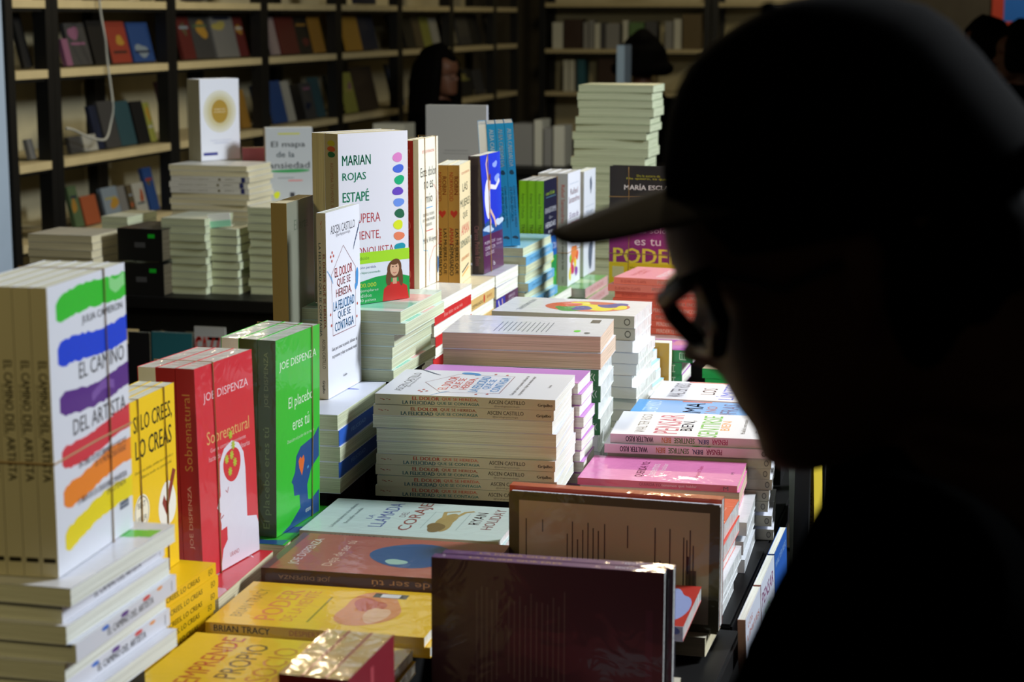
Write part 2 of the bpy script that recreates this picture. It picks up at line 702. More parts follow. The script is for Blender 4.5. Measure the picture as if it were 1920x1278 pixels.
table(-1.06, -0.272, 1.0, 2.07, 0.75, 'black display table nearest the capped man, piled with standing and lying books')
table(-1.06, -0.285, 2.085, 4.02, 0.75, 'long black display table in the middle, crowded with stacks of self-help books')
table(-2.50, -0.45, 4.16, 5.1, 0.77, 'low black table behind, with greyish stacks and a white book with a gold circle')
table(-3.0, -1.35, 8.25, 8.7, 0.766, 'black table far behind, beside the seated woman with long hair')

# ------------------------------------------------------------------ book designs
W_ = '#e4e6ee'
KK = '#17171c'


def hearts(cx, cy, s, c='#b04538'):
    return [E(cx + dx * s, cy + dy * s, s * 0.16, s * 0.9, c) for dx, dy in ((-0.5, 1.6), (0, -1.2), (0.5, 1.0), (0.9, -0.6), (-0.2, 0.2))]


dolor_spine = [T('EL DOLOR', 0.285, 0.70, 0.15, 0.34, '#d0452c', 0.03), T('QUE SE HEREDA,', 0.475, 0.70, 0.20, 0.32, '#d9603f', 0.018),
               T('LA FELICIDAD', 0.245, 0.27, 0.18, 0.34, '#1f6478', 0.03), T('QUE SE CONTAGIA', 0.465, 0.27, 0.235, 0.32, '#2f8a8e', 0.018),
               T('ASCEN CASTILLO', 0.735, 0.60, 0.20, 0.36, '#3a322a', 0.008), T('@tarefugiopsicologia', 0.735, 0.2, 0.14, 0.20, '#6a6054'),
               T('Grijalbo', 0.945, 0.42, 0.08, 0.36, '#241f1b', 0.02)] + hearts(0.05, 0.5, 0.035)
dolor_cover = [T('ASCEN CASTILLO', 0.5, 0.90, 0.72, 0.045, '#2d2d38'), T('@tarefugiopsicologia', 0.5, 0.865, 0.42, 0.022, '#6c6c78'),
               L([(0.16, 0.33), (0.14, 0.66), (0.5, 0.80), (0.86, 0.66), (0.84, 0.33), (0.16, 0.33)], 0.0012, '#8d5f68'),
               T('EL DOLOR', 0.5, 0.665, 0.52, 0.052, '#c9352c', 0.02), T('QUE SE', 0.5, 0.605, 0.40, 0.048, '#c9352c', 0.015), T('HEREDA,', 0.5, 0.548, 0.46, 0.05, '#c9352c', 0.015),
               T('LA FELICIDAD', 0.5, 0.485, 0.62, 0.052, '#1d86c4', 0.02), T('QUE SE', 0.5, 0.428, 0.38, 0.046, '#1d86c4', 0.015), T('CONTAGIA', 0.5, 0.37, 0.56, 0.05, '#1d86c4', 0.015),
               T('Guía para sanar tu pasado, disfrutar de', 0.5, 0.255, 0.76, 0.026, '#4c4c57'), T('tu presente y dejar un mundo mejor', 0.5, 0.215, 0.74, 0.026, '#4c4c57'),
               T('Grijalbo', 0.5, 0.085, 0.12, 0.018, '#45454f'),
               E(0.9, 0.60, 0.045, 0.05, '#3b8fce', 0.1, 2), E(0.86, 0.55, 0.03, 0.02, '#3b8fce', 0.1, 4)] + \
    [L([(0.10 + 0.02 * i, 0.66 - 0.012 * i), (0.02 + 0.03 * i, 0.69 - 0.01 * i)], 0.0016, '#6fa3cf') for i in range(5)] + \
    [L([(0.80 + 0.025 * i, 0.76 + 0.016 * i), (0.84 + 0.027 * i, 0.80 + 0.018 * i)], 0.0014, '#3f5475') for i in range(7)] + \
    [E(x, y, 0.016, 0.008, '#c24a3e') for x, y in ((0.13, 0.76), (0.17, 0.78), (0.21, 0.76), (0.16, 0.735), (0.1, 0.45), (0.9, 0.45), (0.88, 0.38), (0.12, 0.39))]
spec('dolor', 0.231, 0.168, 0.0134, W_, '#d8cfbb', fops=dolor_cover, sops=dolor_spine, pages='white')
spec('dolor_pages', 0.231, 0.168, 0.0164, W_, '#d8cfbb', pages='white')
spec('dolor_up', 0.240, 0.128, 0.0125, W_, '#c9c1ae', fops=dolor_cover, sops=[T('EL DOLOR QUE SE HEREDA,', 0.42, 0.74, 0.40, 0.30, '#c9452f', 0.02), T('LA FELICIDAD QUE SE CONTAGIA', 0.41, 0.30, 0.50, 0.30, '#2a6670', 0.02),
     T('ASCEN CASTILLO', 0.755, 0.6, 0.16, 0.34, '#3f3a33'), T('Grijalbo', 0.935, 0.5, 0.07, 0.36, '#25221f', 0.02)] + hearts(0.06, 0.5, 0.03))

STK = [('#35c42e', 0.905, 0.935, 0.095), ('#1243d8', 0.745, 0.765, 0.095), ('#5a2a86', 0.575, 0.585, 0.085), ('#d83a44', 0.40, 0.42, 0.085), ('#f58a2a', 0.27, 0.30, 0.09), ('#f2dc1c', 0.12, 0.17, 0.085)]
camino_cover = [B(0.10, 1.0, a, b, th, c, i) for i, (c, a, b, th) in enumerate(STK)] + [B(0.78, 0.99, 0.945, 0.93, 0.05, '#8fdc8b', 9), B(0.5, 0.8, 0.575, 0.58, 0.035, '#7d55a6', 5)] + [
    T('JULIA CAMERON', 0.68, 0.845, 0.54, 0.034, '#22222a', 0.008), T('EL CAMINO', 0.65, 0.675, 0.60, 0.056, '#1d1d24', 0.002), T('DEL ARTISTA', 0.60, 0.488, 0.70, 0.056, '#1d1d24', 0.002),
    T('UN CURSO DE DESCUBRIMIENTO Y RESCATE', 0.62, 0.347, 0.64, 0.022, '#33333c'), T('DE TU PROPIA CREATIVIDAD', 0.72, 0.320, 0.42, 0.022, '#33333c'),
    T('LA BIBLIA DE LOS CREADORES CONVERTIDA', 0.60, 0.222, 0.66, 0.022, '#33333c'), T('EN LEYENDA', 0.78, 0.195, 0.26, 0.022, '#33333c'),
    R(0.88, 0.11, 0.12, 0.028, '#3b4a63'), T('AGUILAR', 0.88, 0.11, 0.10, 0.014, '#dfe3ea')]
camino_spine = [T('EL CAMINO', 0.335, 0.58, 0.17, 0.50, '#211c10', 0.012), T('DEL ARTISTA', 0.55, 0.58, 0.23, 0.50, '#211c10', 0.012), T('JULIA CAMERON', 0.42, 0.2, 0.18, 0.16, '#5c5238'), R(0.94, 0.5, 0.016, 0.74, '#231f16')]
spec('camino', 0.236, 0.157, 0.0143, W_, '#cfc7ac', fops=camino_cover, sops=camino_spine)
spec('camino_top', 0.196, 0.157, 0.0155, '#e2e4ee', '#dfe0e8', film=True, fops=[B(0.55, 0.98, 0.80, 0.83, 0.12, '#35c42e', 2), R(0.16, 0.10, 0.22, 0.05, '#8fa0b4'), E(0.30, 0.13, 0.06, 0.02, '#7cf03a'), T('AGUILAR', 0.16, 0.10, 0.18, 0.02, '#3b4a63')])
spec('camino_flat', 0.196, 0.157, 0.0155, W_, '#dfe0e8', film=False, 
     sops=[E(0.27, 0.80, 0.035, 0.12, '#2f6fd0'), E(0.46, 0.82, 0.04, 0.12, '#5a2a86'), E(0.68, 0.84, 0.04, 0.12, '#d8484a'), E(0.82, 0.86, 0.03, 0.10, '#efa05a'), T('EL CAMINO DEL ARTISTA', 0.52, 0.48, 0.46, 0.42, '#3a3a46', 0.012), R(0.95, 0.5, 0.004, 0.6, KK)])

YEL = '#f4cb12'
spec('silo', 0.190, 0.13, 0.0125, YEL, '#e8b909', fops=[T('SI LO CREES,', 0.58, 0.865, 0.72, 0.10, '#1c1a10', 0.01), T('LO CREAS', 0.58, 0.735, 0.68, 0.10, '#1c1a10', 0.01),
     T('Elimina tus dudas, cambia tus creencias y', 0.58, 0.615, 0.72, 0.022, '#7a6414'), T('libera todo tu potencial', 0.62, 0.58, 0.56, 0.022, '#7a6414'),
     E(0.80, 0.36, 0.16, 0.13, '#f4f2ea', 0.07, 3), E(0.52, 0.17, 0.06, 0.05, '#f4f2ea', 0.05, 1), P([(0.70, 0.38), (0.78, 0.30), (0.98, 0.52), (0.92, 0.54), (0.78, 0.38), (0.74, 0.42)], '#8d3322'),
     E(0.32, 0.40, 0.14, 0.095, '#f6f0da'), E(0.32, 0.40, 0.125, 0.085, KK), E(0.32, 0.40, 0.118, 0.08, '#f6f0da'), T('BEST', 0.32, 0.44, 0.14, 0.03, KK), T('SELLER', 0.32, 0.365, 0.17, 0.03, KK)],
     sops=[T('SI LO CREES, LO CREAS', 0.52, 0.5, 0.54, 0.5, '#2a2410', 0.012), E(0.09, 0.5, 0.05, 0.34, '#f4f0e0'), L([(0.07, 0.5), (0.09, 0.3), (0.12, 0.8)], 0.001, '#a02c22'), T('EO', 0.93, 0.5, 0.05, 0.5, '#4a3a08', 0.01)])

RED = '#d62a36'
head_p = [(0.30, 0.0), (0.36, 0.10), (0.44, 0.135), (0.44, 0.20), (0.34, 0.195), (0.345, 0.225), (0.33, 0.25), (0.345, 0.275), (0.28, 0.31), (0.35, 0.36), (0.35, 0.44), (0.36, 0.52), (0.44, 0.575), (0.58, 0.60), (0.70, 0.575), (0.78, 0.52), (0.80, 0.44), (0.80, 0.20), (0.97, 0.18), (1.0, 0.14), (1.0, 0.0)]
sobre_ops = [T('JOE DISPENZA', 0.52, 0.845, 0.78, 0.052, '#f2d6dc', -0.004), T('Sobrenatural', 0.53, 0.655, 0.74, 0.062, '#e3b06a', -0.002), T('Gente común y corriente', 0.52, 0.59, 0.62, 0.026, '#ecb9bd'), T('haciendo cosas extraordinarias', 0.54, 0.555, 0.72, 0.026, '#ecb9bd'),
             P(head_p, '#e6e2ee'), E(0.57, 0.485, 0.145, 0.085, '#d62a36', 0.06, 8), L([(0.44, 0.375), (0.47, 0.36), (0.49, 0.385)], 0.0014, '#b0404a'), L([(0.335, 0.25), (0.39, 0.262)], 0.0014, '#b0404a'), T('URANO', 0.55, 0.055, 0.16, 0.022, '#b5303a')]
for (sx, sy) in ((0.48, 0.52), (0.57, 0.53), (0.62, 0.49), (0.53, 0.455), (0.60, 0.575), (0.56, 0.63)):
    sobre_ops += [L([(sx - 0.035 * math.cos(a), sy - 0.022 * math.sin(a)), (sx + 0.035 * math.cos(a), sy + 0.022 * math.sin(a))], 0.0018, '#b9c93a') for a in (0, 0.8, 1.57, 2.36)]
spec('sobre', 0.232, 0.130, 0.0225, RED, '#a8242a', film=True, fops=sobre_ops, sops=[T('JOE DISPENZA', 0.30, 0.5, 0.30, 0.26, '#d9a79f'), T('Sobrenatural', 0.70, 0.5, 0.36, 0.42, '#c98a4c')], sdir='bt', pages='film')
spec('sobre_flat', 0.178, 0.140, 0.022, RED, '#b3262d', film=True, pages='cream', fops=[P([(a, b) for a, b in head_p], '#e4b7c2'), T('JOE DISPENZA', 0.52, 0.845, 0.78, 0.052, '#f2d6dc')])
GRN = '#35bf2f'
NAV = '#1d4a86'
placebo_ops = [T('JOE DISPENZA', 0.50, 0.855, 0.84, 0.052, '#e6f2e0', -0.004), T('El placebo', 0.56, 0.645, 0.56, 0.075, '#dcf0d6'), T('eres tú', 0.56, 0.535, 0.38, 0.062, '#dcf0d6'), T('Descubre el poder de tu mente', 0.56, 0.455, 0.62, 0.024, '#bfe4b8'),
               P([(0.98, 0.46), (0.86, 0.42), (0.55, 0.40), (0.45, 0.36), (0.42, 0.28), (0.34, 0.24), (0.38, 0.22), (0.40, 0.16), (0.52, 0.15), (0.54, 0.08), (0.42, 0.05), (0.30, 0.02), (0.1, 0.0), (0.98, 0.0), (0.98, 0.12), (0.80, 0.09), (0.72, 0.10), (0.70, 0.18), (0.80, 0.26), (0.98, 0.30)], NAV),
               P([(0.52, 0.29), (0.50, 0.33), (0.54, 0.35), (0.57, 0.335), (0.62, 0.35), (0.64, 0.32), (0.58, 0.245)], '#e06a2c'), L([(0.7, 0.27), (0.74, 0.275)], 0.003, '#4f8fc4'), T('urano', 0.72, 0.045, 0.12, 0.018, '#cfe0d0')]
spec('placebo', 0.233, 0.128, 0.0225, GRN, '#2f4a18', film=True, fops=placebo_ops, sops=[T('El placebo eres tú', 0.30, 0.5, 0.52, 0.46, '#6d8a4e'), T('JOE DISPENZA', 0.80, 0.5, 0.28, 0.30, '#7c8f5c')], sdir='bt', pages='film')
spec('placebo_flat', 0.178, 0.135, 0.022, '#2fae2a', '#2f4a18', film=True, pages='cream', fops=placebo_ops[4:6])

deja_ops = [T('JOE DISPENZA', 0.5, 0.88, 0.72, 0.055, '#e2d6d4'), T('Deja de ser tú', 0.5, 0.72, 0.70, 0.06, '#e0bfa8'), E(0.55, 0.40, 0.30, 0.20, '#1f4f86', 0.1, 3), E(0.36, 0.44, 0.07, 0.05, '#9dc4b8', 0.1, 2), E(0.40, 0.12, 0.3, 0.1, '#6b2f3e', 0.1, 5), R(0.5, 0.98, 1.0, 0.035, '#6a4a4c')]
spec('deja', 0.246, 0.142, 0.0165, '#a85a4c', '#4b2413', film=True, fops=deja_ops, sops=[T('Deja de ser tú', 0.28, 0.5, 0.42, 0.58, '#c48a52'), T('JOE DISPENZA', 0.80, 0.5, 0.24, 0.36, '#b5875a')], sdir='bt', pages='film')
coraje_ops = [T('LLAMADA', 0.58, 0.66, 0.72, 0.07, '#5160a0', 0.008), T('LA', 0.5, 0.73, 0.12, 0.03, '#5160a0'), T('DEL', 0.62, 0.575, 0.16, 0.032, '#7a6670'), T('CORAJE', 0.58, 0.50, 0.82, 0.085, '#8f4a44', 0.012), T('RYAN', 0.62, 0.19, 0.36, 0.055, '#86565a', 0.008), T('HOLIDAY', 0.62, 0.11, 0.60, 0.055, '#86565a', 0.008),
              E(0.46, 0.335, 0.22, 0.055, '#a8925a', 0.2, 3), E(0.30, 0.36, 0.12, 0.05, '#7a6238', 0.15, 1), L([(0.55, 0.36), (0.75, 0.38), (0.8, 0.31)], 0.005, '#b19a60'), L([(0.6, 0.31), (0.78, 0.28), (0.82, 0.24)], 0.005, '#b19a60'),
              T('La fortuna favorece a los valientes', 0.5, 0.87, 0.72, 0.022, '#7c8a90'), T('Bestseller mundial', 0.5, 0.82, 0.46, 0.020, '#7c8a90'), T('Ríe', 0.84, 0.05, 0.10, 0.018, '#5a6a70'), R(0.5, 0.43, 0.5, 0.004, '#a0b4b4'), R(0.5, 0.25, 0.5, 0.004, '#a0b4b4')]
spec('coraje', 0.238, 0.150, 0.009, '#c9dcda', '#a89c84', film=True, fops=coraje_ops, sops=[T('LA LLAMADA DEL CORAJE', 0.34, 0.5, 0.36, 0.5, '#4a4038', 0.01), T('RYAN HOLIDAY', 0.72, 0.5, 0.22, 0.4, '#4a4038')], pages='film')
tracy_ops = [T('BRIAN TRACY', 0.5, 0.90, 0.66, 0.055, '#a88a1c'), T('PODER', 0.5, 0.76, 0.72, 0.10, '#e08a4a', 0.01), T('DE LA MENTE', 0.5, 0.66, 0.72, 0.06, '#e08a4a'), E(0.52, 0.34, 0.34, 0.16, '#d98a4e', 0.16, 4), E(0.62, 0.36, 0.16, 0.07, '#c05a40', 0.2, 2), E(0.4, 0.29, 0.2, 0.05, '#e6b48c', 0.15, 6), R(0.86, 0.30, 0.10, 0.16, '#3c3a36'), R(0.86, 0.30, 0.08, 0.09, '#dfe0e2'), R(0.45, 0.56, 0.6, 0.01, '#a0881c')]
spec('tracy', 0.228, 0.140, 0.011, '#edc01c', '#d3a410', film=True, fops=tracy_ops, sops=[T('BRIAN TRACY', 0.17, 0.5, 0.26, 0.62, '#2a220c', 0.015), T('DESPIERTA TU PODER', 0.56, 0.5, 0.34, 0.5, '#b0561c')], pages='film')
emp_ops = [T('EMPRENDE', 0.5, 0.80, 0.90, 0.10, '#c0561c', 0.004), T('PROPIO', 0.52, 0.66, 0.66, 0.10, '#6a5a16', 0.0), T('SOCIO', 0.5, 0.52, 0.66, 0.11, '#d08a26', 0.0), E(0.6, 0.26, 0.4, 0.14, '#a9c42a', 0.15, 3), E(0.8, 0.30, 0.12, 0.05, '#4a4416', 0.2, 1), E(0.22, 0.34, 0.18, 0.12, '#d99a2a', 0.1, 2), R(0.9, 0.44, 0.12, 0.1, '#e6b43c')]
spec('emprende', 0.225, 0.145, 0.012, '#ecc41a', '#d6a812', film=True, fops=emp_ops, pages='film')
spec('hereda', 0.150, 0.130, 0.012, '#e6b32c', '#d6a812', film=True, fops=[T('ROMPE', 0.5, 0.80, 0.8, 0.15, '#5a451a', 0.01), T('LO QUE', 0.5, 0.60, 0.7, 0.12, '#8a6a20'), T('HEREDAS', 0.5, 0.40, 0.9, 0.15, '#6a4a1c', 0.01), R(0.5, 0.93, 1, 0.12, '#d9dbe0')], pages='film')

spec('near_red', 0.180, 0.115, 0.0195, '#8f2230', '#7a1a24', film=True, pages='gold', fops=[R(0.5, 0.5, 0.06, 0.9, '#c4505a')])
spec('red_flat', 0.22, 0.14, 0.018, '#c24a4c', '#a83a3c', film=True, pages='film', fops=[E(0.4, 0.6, 0.2, 0.2, '#dbd3dc', 0.2, 1)])
pr = []
rr = random.Random(5)
for i in range(16):
    x = 0.16 + i * 0.034
    pr.append(R(0.14 + 0.72 * rr.uniform(0.46, 0.52), 0.80 - i * 0.022 if i < 5 else 0.66 - (i - 5) * 0.024, 0.66 * rr.uniform(0.7, 1.0), 0.006, '#54434e'))
spec('purple', 0.226, 0.150, 0.0135, '#4a1f58', '#5a2a70', back='#3a1a30', film=True, bops=pr + [R(0.5, 0.06, 0.5, 0.03, '#46203c')], sops=[R(0.5, 0.5, 0.98, 0.1, '#6a3a80'), T('LA MUJER QUE ERES', 0.36, 0.5, 0.4, 0.4, '#c9a24a'), T('EDITORIAL', 0.86, 0.5, 0.14, 0.4, '#c9cbe0')], pages='film')
gb = []
rr = random.Random(11)
for i, (a, hh) in enumerate(((0.92, 0.3), (0.905, 0.2), (0.88, 0.12), (0.84, 0.1), (0.76, 0.34), (0.72, 0.62), (0.695, 0.66), (0.67, 0.58), (0.645, 0.66), (0.62, 0.60), (0.595, 0.68), (0.57, 0.66), (0.54, 0.28), (0.50, 0.40), (0.47, 0.22), (0.43, 0.18), (0.39, 0.12), (0.35, 0.3), (0.30, 0.62), (0.275, 0.46), (0.25, 0.44), (0.23, 0.3), (0.165, 0.66), (0.15, 0.64), (0.135, 0.64), (0.12, 0.6))):
    gb.append(R(0.08 + hh / 2 if i % 3 else 0.80 - hh / 2, a, hh, 0.0055, '#4c433c'))
gb = [R(0.5, 0.98, 1, 0.05, '#4f4a2c'), R(0.5, 0.02, 1, 0.05, '#4f4a2c'), R(0.02, 0.5, 0.07, 1, '#4f4a2c'), R(0.98, 0.5, 0.07, 1, '#4f4a2c')] + gb + [R(0.30, 0.13 - 0.0, 0.36, 0.05, '#6a5a4c')] + [R(0.30, 0.106 + 0.006 * i, 0.36, 0.002 + 0.0015 * (i % 3), '#2b2620') for i in range(8)] + [R(0.52, 0.145, 0.14, 0.01, '#1c1814')]
spec('destino', 0.238, 0.143, 0.0125, '#cfc3ae', '#dfe2ee', back='#b3a491', film=True, bops=gb, sops=[T('DISCIPLINA ES TU DESTINO', 0.27, 0.5, 0.42, 0.5, '#3a4584', 0.01), T('RYAN HOLIDAY', 0.76, 0.5, 0.2, 0.42, '#3a4584', 0.01), E(0.57, 0.5, 0.02, 0.3, '#c08a4a'), E(0.95, 0.5, 0.02, 0.36, '#30354c')], pages='film')
spec('orange_up', 0.243, 0.147, 0.016, '#c4452a', '#b8452a', film=True, pages='film')
spec('orange_flat', 0.228, 0.140, 0.020, '#e0472a', '#b32c22', film=True, fops=[T('MONTAÑA', 0.5, 0.16, 0.66, 0.10, '#f0a090', 0.004), T('eres tú', 0.5, 0.06, 0.4, 0.05, '#f0a090'), E(0.5, 0.5, 0.3, 0.2, '#ee7a50', 0.1, 3)], pages='film')
spec('redblue', 0.22, 0.14, 0.016, '#c2352c', '#c9d3ea', film=True, fops=[E(0.5, 0.08, 0.4, 0.06, '#9aa9dc', 0.2, 2)], sops=[E(0.8, 0.6, 0.06, 0.3, '#4a62b4', 0.2, 1), E(0.9, 0.4, 0.05, 0.3, '#d04a3c', 0.2, 4), E(0.95, 0.7, 0.03, 0.3, '#4a62b4', 0.2, 3)], pages='film')
spec('slim_cream', 0.225, 0.105, 0.022, '#ded6c0', '#c9bfa6', pages='cream')
spec('plain_cream', 0.225, 0.145, 0.022, '#ded6c0', '#c9bfa6', pages='cream')

pink_ops = [T('QUERIDA YO:', 0.5, 0.63, 0.66, 0.06, '#c23a6c', 0.008), T('tenemos', 0.5, 0.56, 0.5, 0.045, '#f4dce8'), T('que hablar', 0.5, 0.50, 0.56, 0.045, '#f4dce8'), T('Elizabeth Clapés', 0.5, 0.27, 0.5, 0.036, '#cf4a80'), T('M', 0.5, 0.06, 0.08, 0.02, '#7a4a6a')]
spec('pink', 0.207, 0.129, 0.0088, '#ea86c0', '#dc5a78', film=True, fops=pink_ops, sops=[T('QUERIDA YO:', 0.46, 0.5, 0.14, 0.55, '#b2304c', 0.01), T('tenemos que hablar', 0.64, 0.5, 0.22, 0.5, '#f0c0cc'), T('M', 0.93, 0.5, 0.03, 0.6, '#5a3040')], pages='rose')
spec('pink_pages', 0.207, 0.129, 0.017, '#ea86c0', '#dcc0b0', film=True, pages='rose')
pensar_spine = [T('PENSAR', 0.33, 0.5, 0.095, 0.60, '#b32a5e', 0.014), T('BIEN,', 0.43, 0.5, 0.065, 0.60, '#2a3a74', 0.014), T('SENTIRSE', 0.545, 0.5, 0.125, 0.60, '#5a8a3c', 0.014), T('BIEN', 0.655, 0.5, 0.055, 0.60, '#d9823a', 0.014), T('WALTER RISO', 0.82, 0.5, 0.17, 0.60, '#2a2028', 0.014), E(0.03, 0.5, 0.014, 0.3, '#6a5a60'), E(0.03, 0.5, 0.009, 0.2, '#b0a0a4')]
pensar_ops = [T('WALTER RISO', 0.5, 0.83, 0.80, 0.065, '#2f3440', 0.0), T('PENSAR', 0.5, 0.67, 0.82, 0.15, '#b4246c', 0.006), T('BIEN,', 0.45, 0.545, 0.44, 0.085, '#2a3576', 0.006), T('SENTIRSE', 0.46, 0.41, 0.90, 0.12, '#3fb43c', 0.006), T('BIEN', 0.5, 0.315, 0.40, 0.055, '#e69a4a', 0.004), T('Más allá de la mente mecánica', 0.5, 0.20, 0.62, 0.026, '#404652'), T('ESCA', 0.5, 0.09, 0.5, 0.07, '#4a5060', -0.012)]
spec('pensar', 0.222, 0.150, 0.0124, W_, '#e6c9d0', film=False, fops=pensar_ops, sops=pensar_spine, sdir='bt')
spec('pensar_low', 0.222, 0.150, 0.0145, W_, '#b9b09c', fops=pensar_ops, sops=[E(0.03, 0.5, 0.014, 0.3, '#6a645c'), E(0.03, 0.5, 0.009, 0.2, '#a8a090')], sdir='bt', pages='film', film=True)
spec('riso_blue', 0.222, 0.130, 0.0125, '#4f9fe0', '#e8e8ee', fops=[T('WALTER RISO', 0.5, 0.88, 0.86, 0.10, '#a9d2f2'), T('AMA', 0.5, 0.60, 0.8, 0.12, '#2c3f86', 0.008), T('Y NO', 0.5, 0.48, 0.5, 0.07, '#9a3c4a'), T('SUFRAS', 0.5, 0.36, 0.8, 0.11, '#2c3f86', 0.004), E(0.6, 0.1, 0.5, 0.12, '#b04a40', 0.2, 3), E(0.1, 0.7, 0.1, 0.1, '#bfe0f6', 0.1, 1), R(0.96, 0.6, 0.05, 0.2, '#c44a3c')], pages='white')
spec('limites', 0.222, 0.140, 0.0125, W_, '#e8c9c9', fops=[T('WALTER RISO', 0.5, 0.84, 0.80, 0.11, '#2f3440', 0.004), T('LOS', 0.5, 0.63, 0.34, 0.10, '#b43a3c', 0.004), T('LÍMITES', 0.52, 0.50, 0.86, 0.13, '#2f62d0', 0.01), T('DEL', 0.5, 0.38, 0.3, 0.07, '#d98a4a'), T('AMOR', 0.5, 0.25, 0.6, 0.11, '#c0564a', 0.006), R(0.97, 0.66, 0.04, 0.3, '#c03a34')], pages='white')

back_text = [R(0.30 + 0.02 * (i % 3), 0.80 - 0.036 * i, 0.52 - 0.05 * (i % 2), 0.008, '#7b8496') for i in range(14)]
spec('brownback', 0.226, 0.158, 0.0232, '#dfe2ea', '#c9b6a4', back='#dfe2ec', pages='rose', film=True, bops=[R(0.42 - 0.012 * (i % 3), 0.36 + 0.03 * i, 0.52, 0.006, '#6c7688') for i in range(12)] + [E(0.25, 0.17, 0.055, 0.022, '#59e03a'), R(0.8, 0.1, 0.18, 0.06, '#3b404c'), E(0.16, 0.1, 0.05, 0.018, '#5a6270', 0.1, 2)])
oval_ops = [E(0.52, 0.40, 0.34, 0.30, '#d9684a'), E(0.36, 0.50, 0.16, 0.12, '#2f9a3c', 0.15, 1), E(0.66, 0.42, 0.16, 0.12, '#f0e22a', 0.15, 2), E(0.46, 0.30, 0.17, 0.12, '#f0e22a', 0.15, 3), E(0.40, 0.42, 0.12, 0.08, '#2a3aa0', 0.2, 4), E(0.64, 0.24, 0.17, 0.09, '#2a3aa0', 0.2, 5), E(0.60, 0.55, 0.15, 0.08, '#e05a3a', 0.2, 6), E(0.5, 0.16, 0.12, 0.05, '#f0e22a', 0.2, 7), E(0.75, 0.34, 0.08, 0.1, '#cf5a4a', 0.2, 8), T('TRANSFORMACIÓN', 0.5, 0.84, 0.7, 0.05, '#8a90a4')]
spec('oval', 0.224, 0.152, 0.0185, '#e3e6ec', '#b7b8ae', film=True, fops=oval_ops, sops=[E(0.95, 0.5, 0.022, 0.3, '#55584f'), E(0.95, 0.5, 0.015, 0.2, '#b7b8ae')], pages='film')
spec('green_logo', 0.224, 0.158, 0.0232, '#e0e8e4', '#1f7a3a', film=True, sops=[L([(0.96, 0.75), (0.945, 0.5), (0.96, 0.25)], 0.0014, '#cfe6d2'), L([(0.975, 0.7), (0.965, 0.5), (0.975, 0.3)], 0.0012, '#cfe6d2')], pages='film')
spec('white_wrap', 0.228, 0.158, 0.0175, '#e3e6ea', '#d9d2cc', film=True, pages='film')
spec('lilac_white', 0.226, 0.094, 0.015, '#cf8fd8', '#e6dde8', pages='white')
spec('blue_step', 0.10, 0.14, 0.0155, '#9fd2f2', '#e6eaea', pages='white')
spec('mustard', 0.166, 0.045, 0.028, '#c9981a', '#d9a91c', film=True, sops=[T('PNL PARA PRINCIPIANTES', 0.55, 0.5, 0.5, 0.3, '#6a4c0c')], back='#c9981a', pages='white')
elog = [L([(0.86, 0.25), (0.86, 0.78), (0.93, 0.78)], 0.0016, '#cfe8d2'), L([(0.86, 0.25), (0.93, 0.25)], 0.0016, '#cfe8d2'), L([(0.885, 0.30), (0.885, 0.72)], 0.0013, '#cfe8d2'), L([(0.91, 0.30), (0.91, 0.72)], 0.0013, '#cfe8d2')]
spec('egreen', 0.16, 0.10, 0.0205, '#b25fc0', '#148a4a', film=True, fops=[E(0.5, 0.3, 0.4, 0.25, '#cf8fcf', 0.2, 2), E(0.3, 0.5, 0.2, 0.2, '#9a4fae', 0.2, 3), E(0.7, 0.2, 0.2, 0.1, '#e0a0b8', 0.2, 4)], sops=elog, pages='white')
spec('greyspine', 0.17, 0.12, 0.018, '#cfc8b4', '#bdb5a4', sops=[T('planeta', 0.2, 0.4, 0.2, 0.4, '#4c4a44')], pages='cream')
spec('greenspine', 0.17, 0.095, 0.0165, '#d9c9a8', '#1fae52', film=True, fops=[E(0.3, 0.5, 0.3, 0.3, '#9fd35a', 0.1, 2)], sops=[T('· CEO', 0.55, 0.5, 0.14, 0.4, '#bfe8c8', 0.01)], pages='white')
spec('lilac_back', 0.236, 0.20, 0.012, '#e6dbe4', '#e6dbe4', fops=[L([(0.1 + 0.07 * i, 0.95), (0.5 + 0.07 * i, 0.86)], 0.0018, '#c9a0b4') for i in range(6)] + [E(0.75, 0.6, 0.1, 0.05, '#e0704a', 0.3, 1), E(0.5, 0.55, 0.1, 0.05, '#e8b8ac', 0.3, 5), L([(0.2, 0.4), (0.4, 0.36), (0.5, 0.42)], 0.002, '#b9a8d0')], pages='white')
coral_sp = [T('ELIZABETH CLAPÉS', 0.15, 0.5, 0.19, 0.48, '#b83c34'), T('PERDERTE PARA ENCONTRARME', 0.55, 0.5, 0.44, 0.56, '#f4cdc2', 0.012)]
coral_top = [T('ELIZABETH', 0.5, 0.90, 0.55, 0.035, '#d2524e'), T('CLAPÉS', 0.5, 0.86, 0.4, 0.035, '#d2524e'), T('PERDERTE', 0.5, 0.68, 0.64, 0.07, '#f6e4e4', 0.01), T('PARA', 0.5, 0.57, 0.36, 0.055, '#f6e4e4', 0.01), T('ENCONTRARME', 0.5, 0.46, 0.86, 0.07, '#f6e4e4', 0.01), E(0.5, 0.24, 0.2, 0.09, '#f0b0a0', 0.1, 2), E(0.5, 0.15, 0.16, 0.05, '#e8b48a', 0.1, 3)]
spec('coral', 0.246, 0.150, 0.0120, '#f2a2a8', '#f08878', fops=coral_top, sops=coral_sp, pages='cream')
spec('coral_deep', 0.246, 0.150, 0.0120, '#ee7a66', '#ec6c56', fops=coral_top, sops=coral_sp, pages='cream')
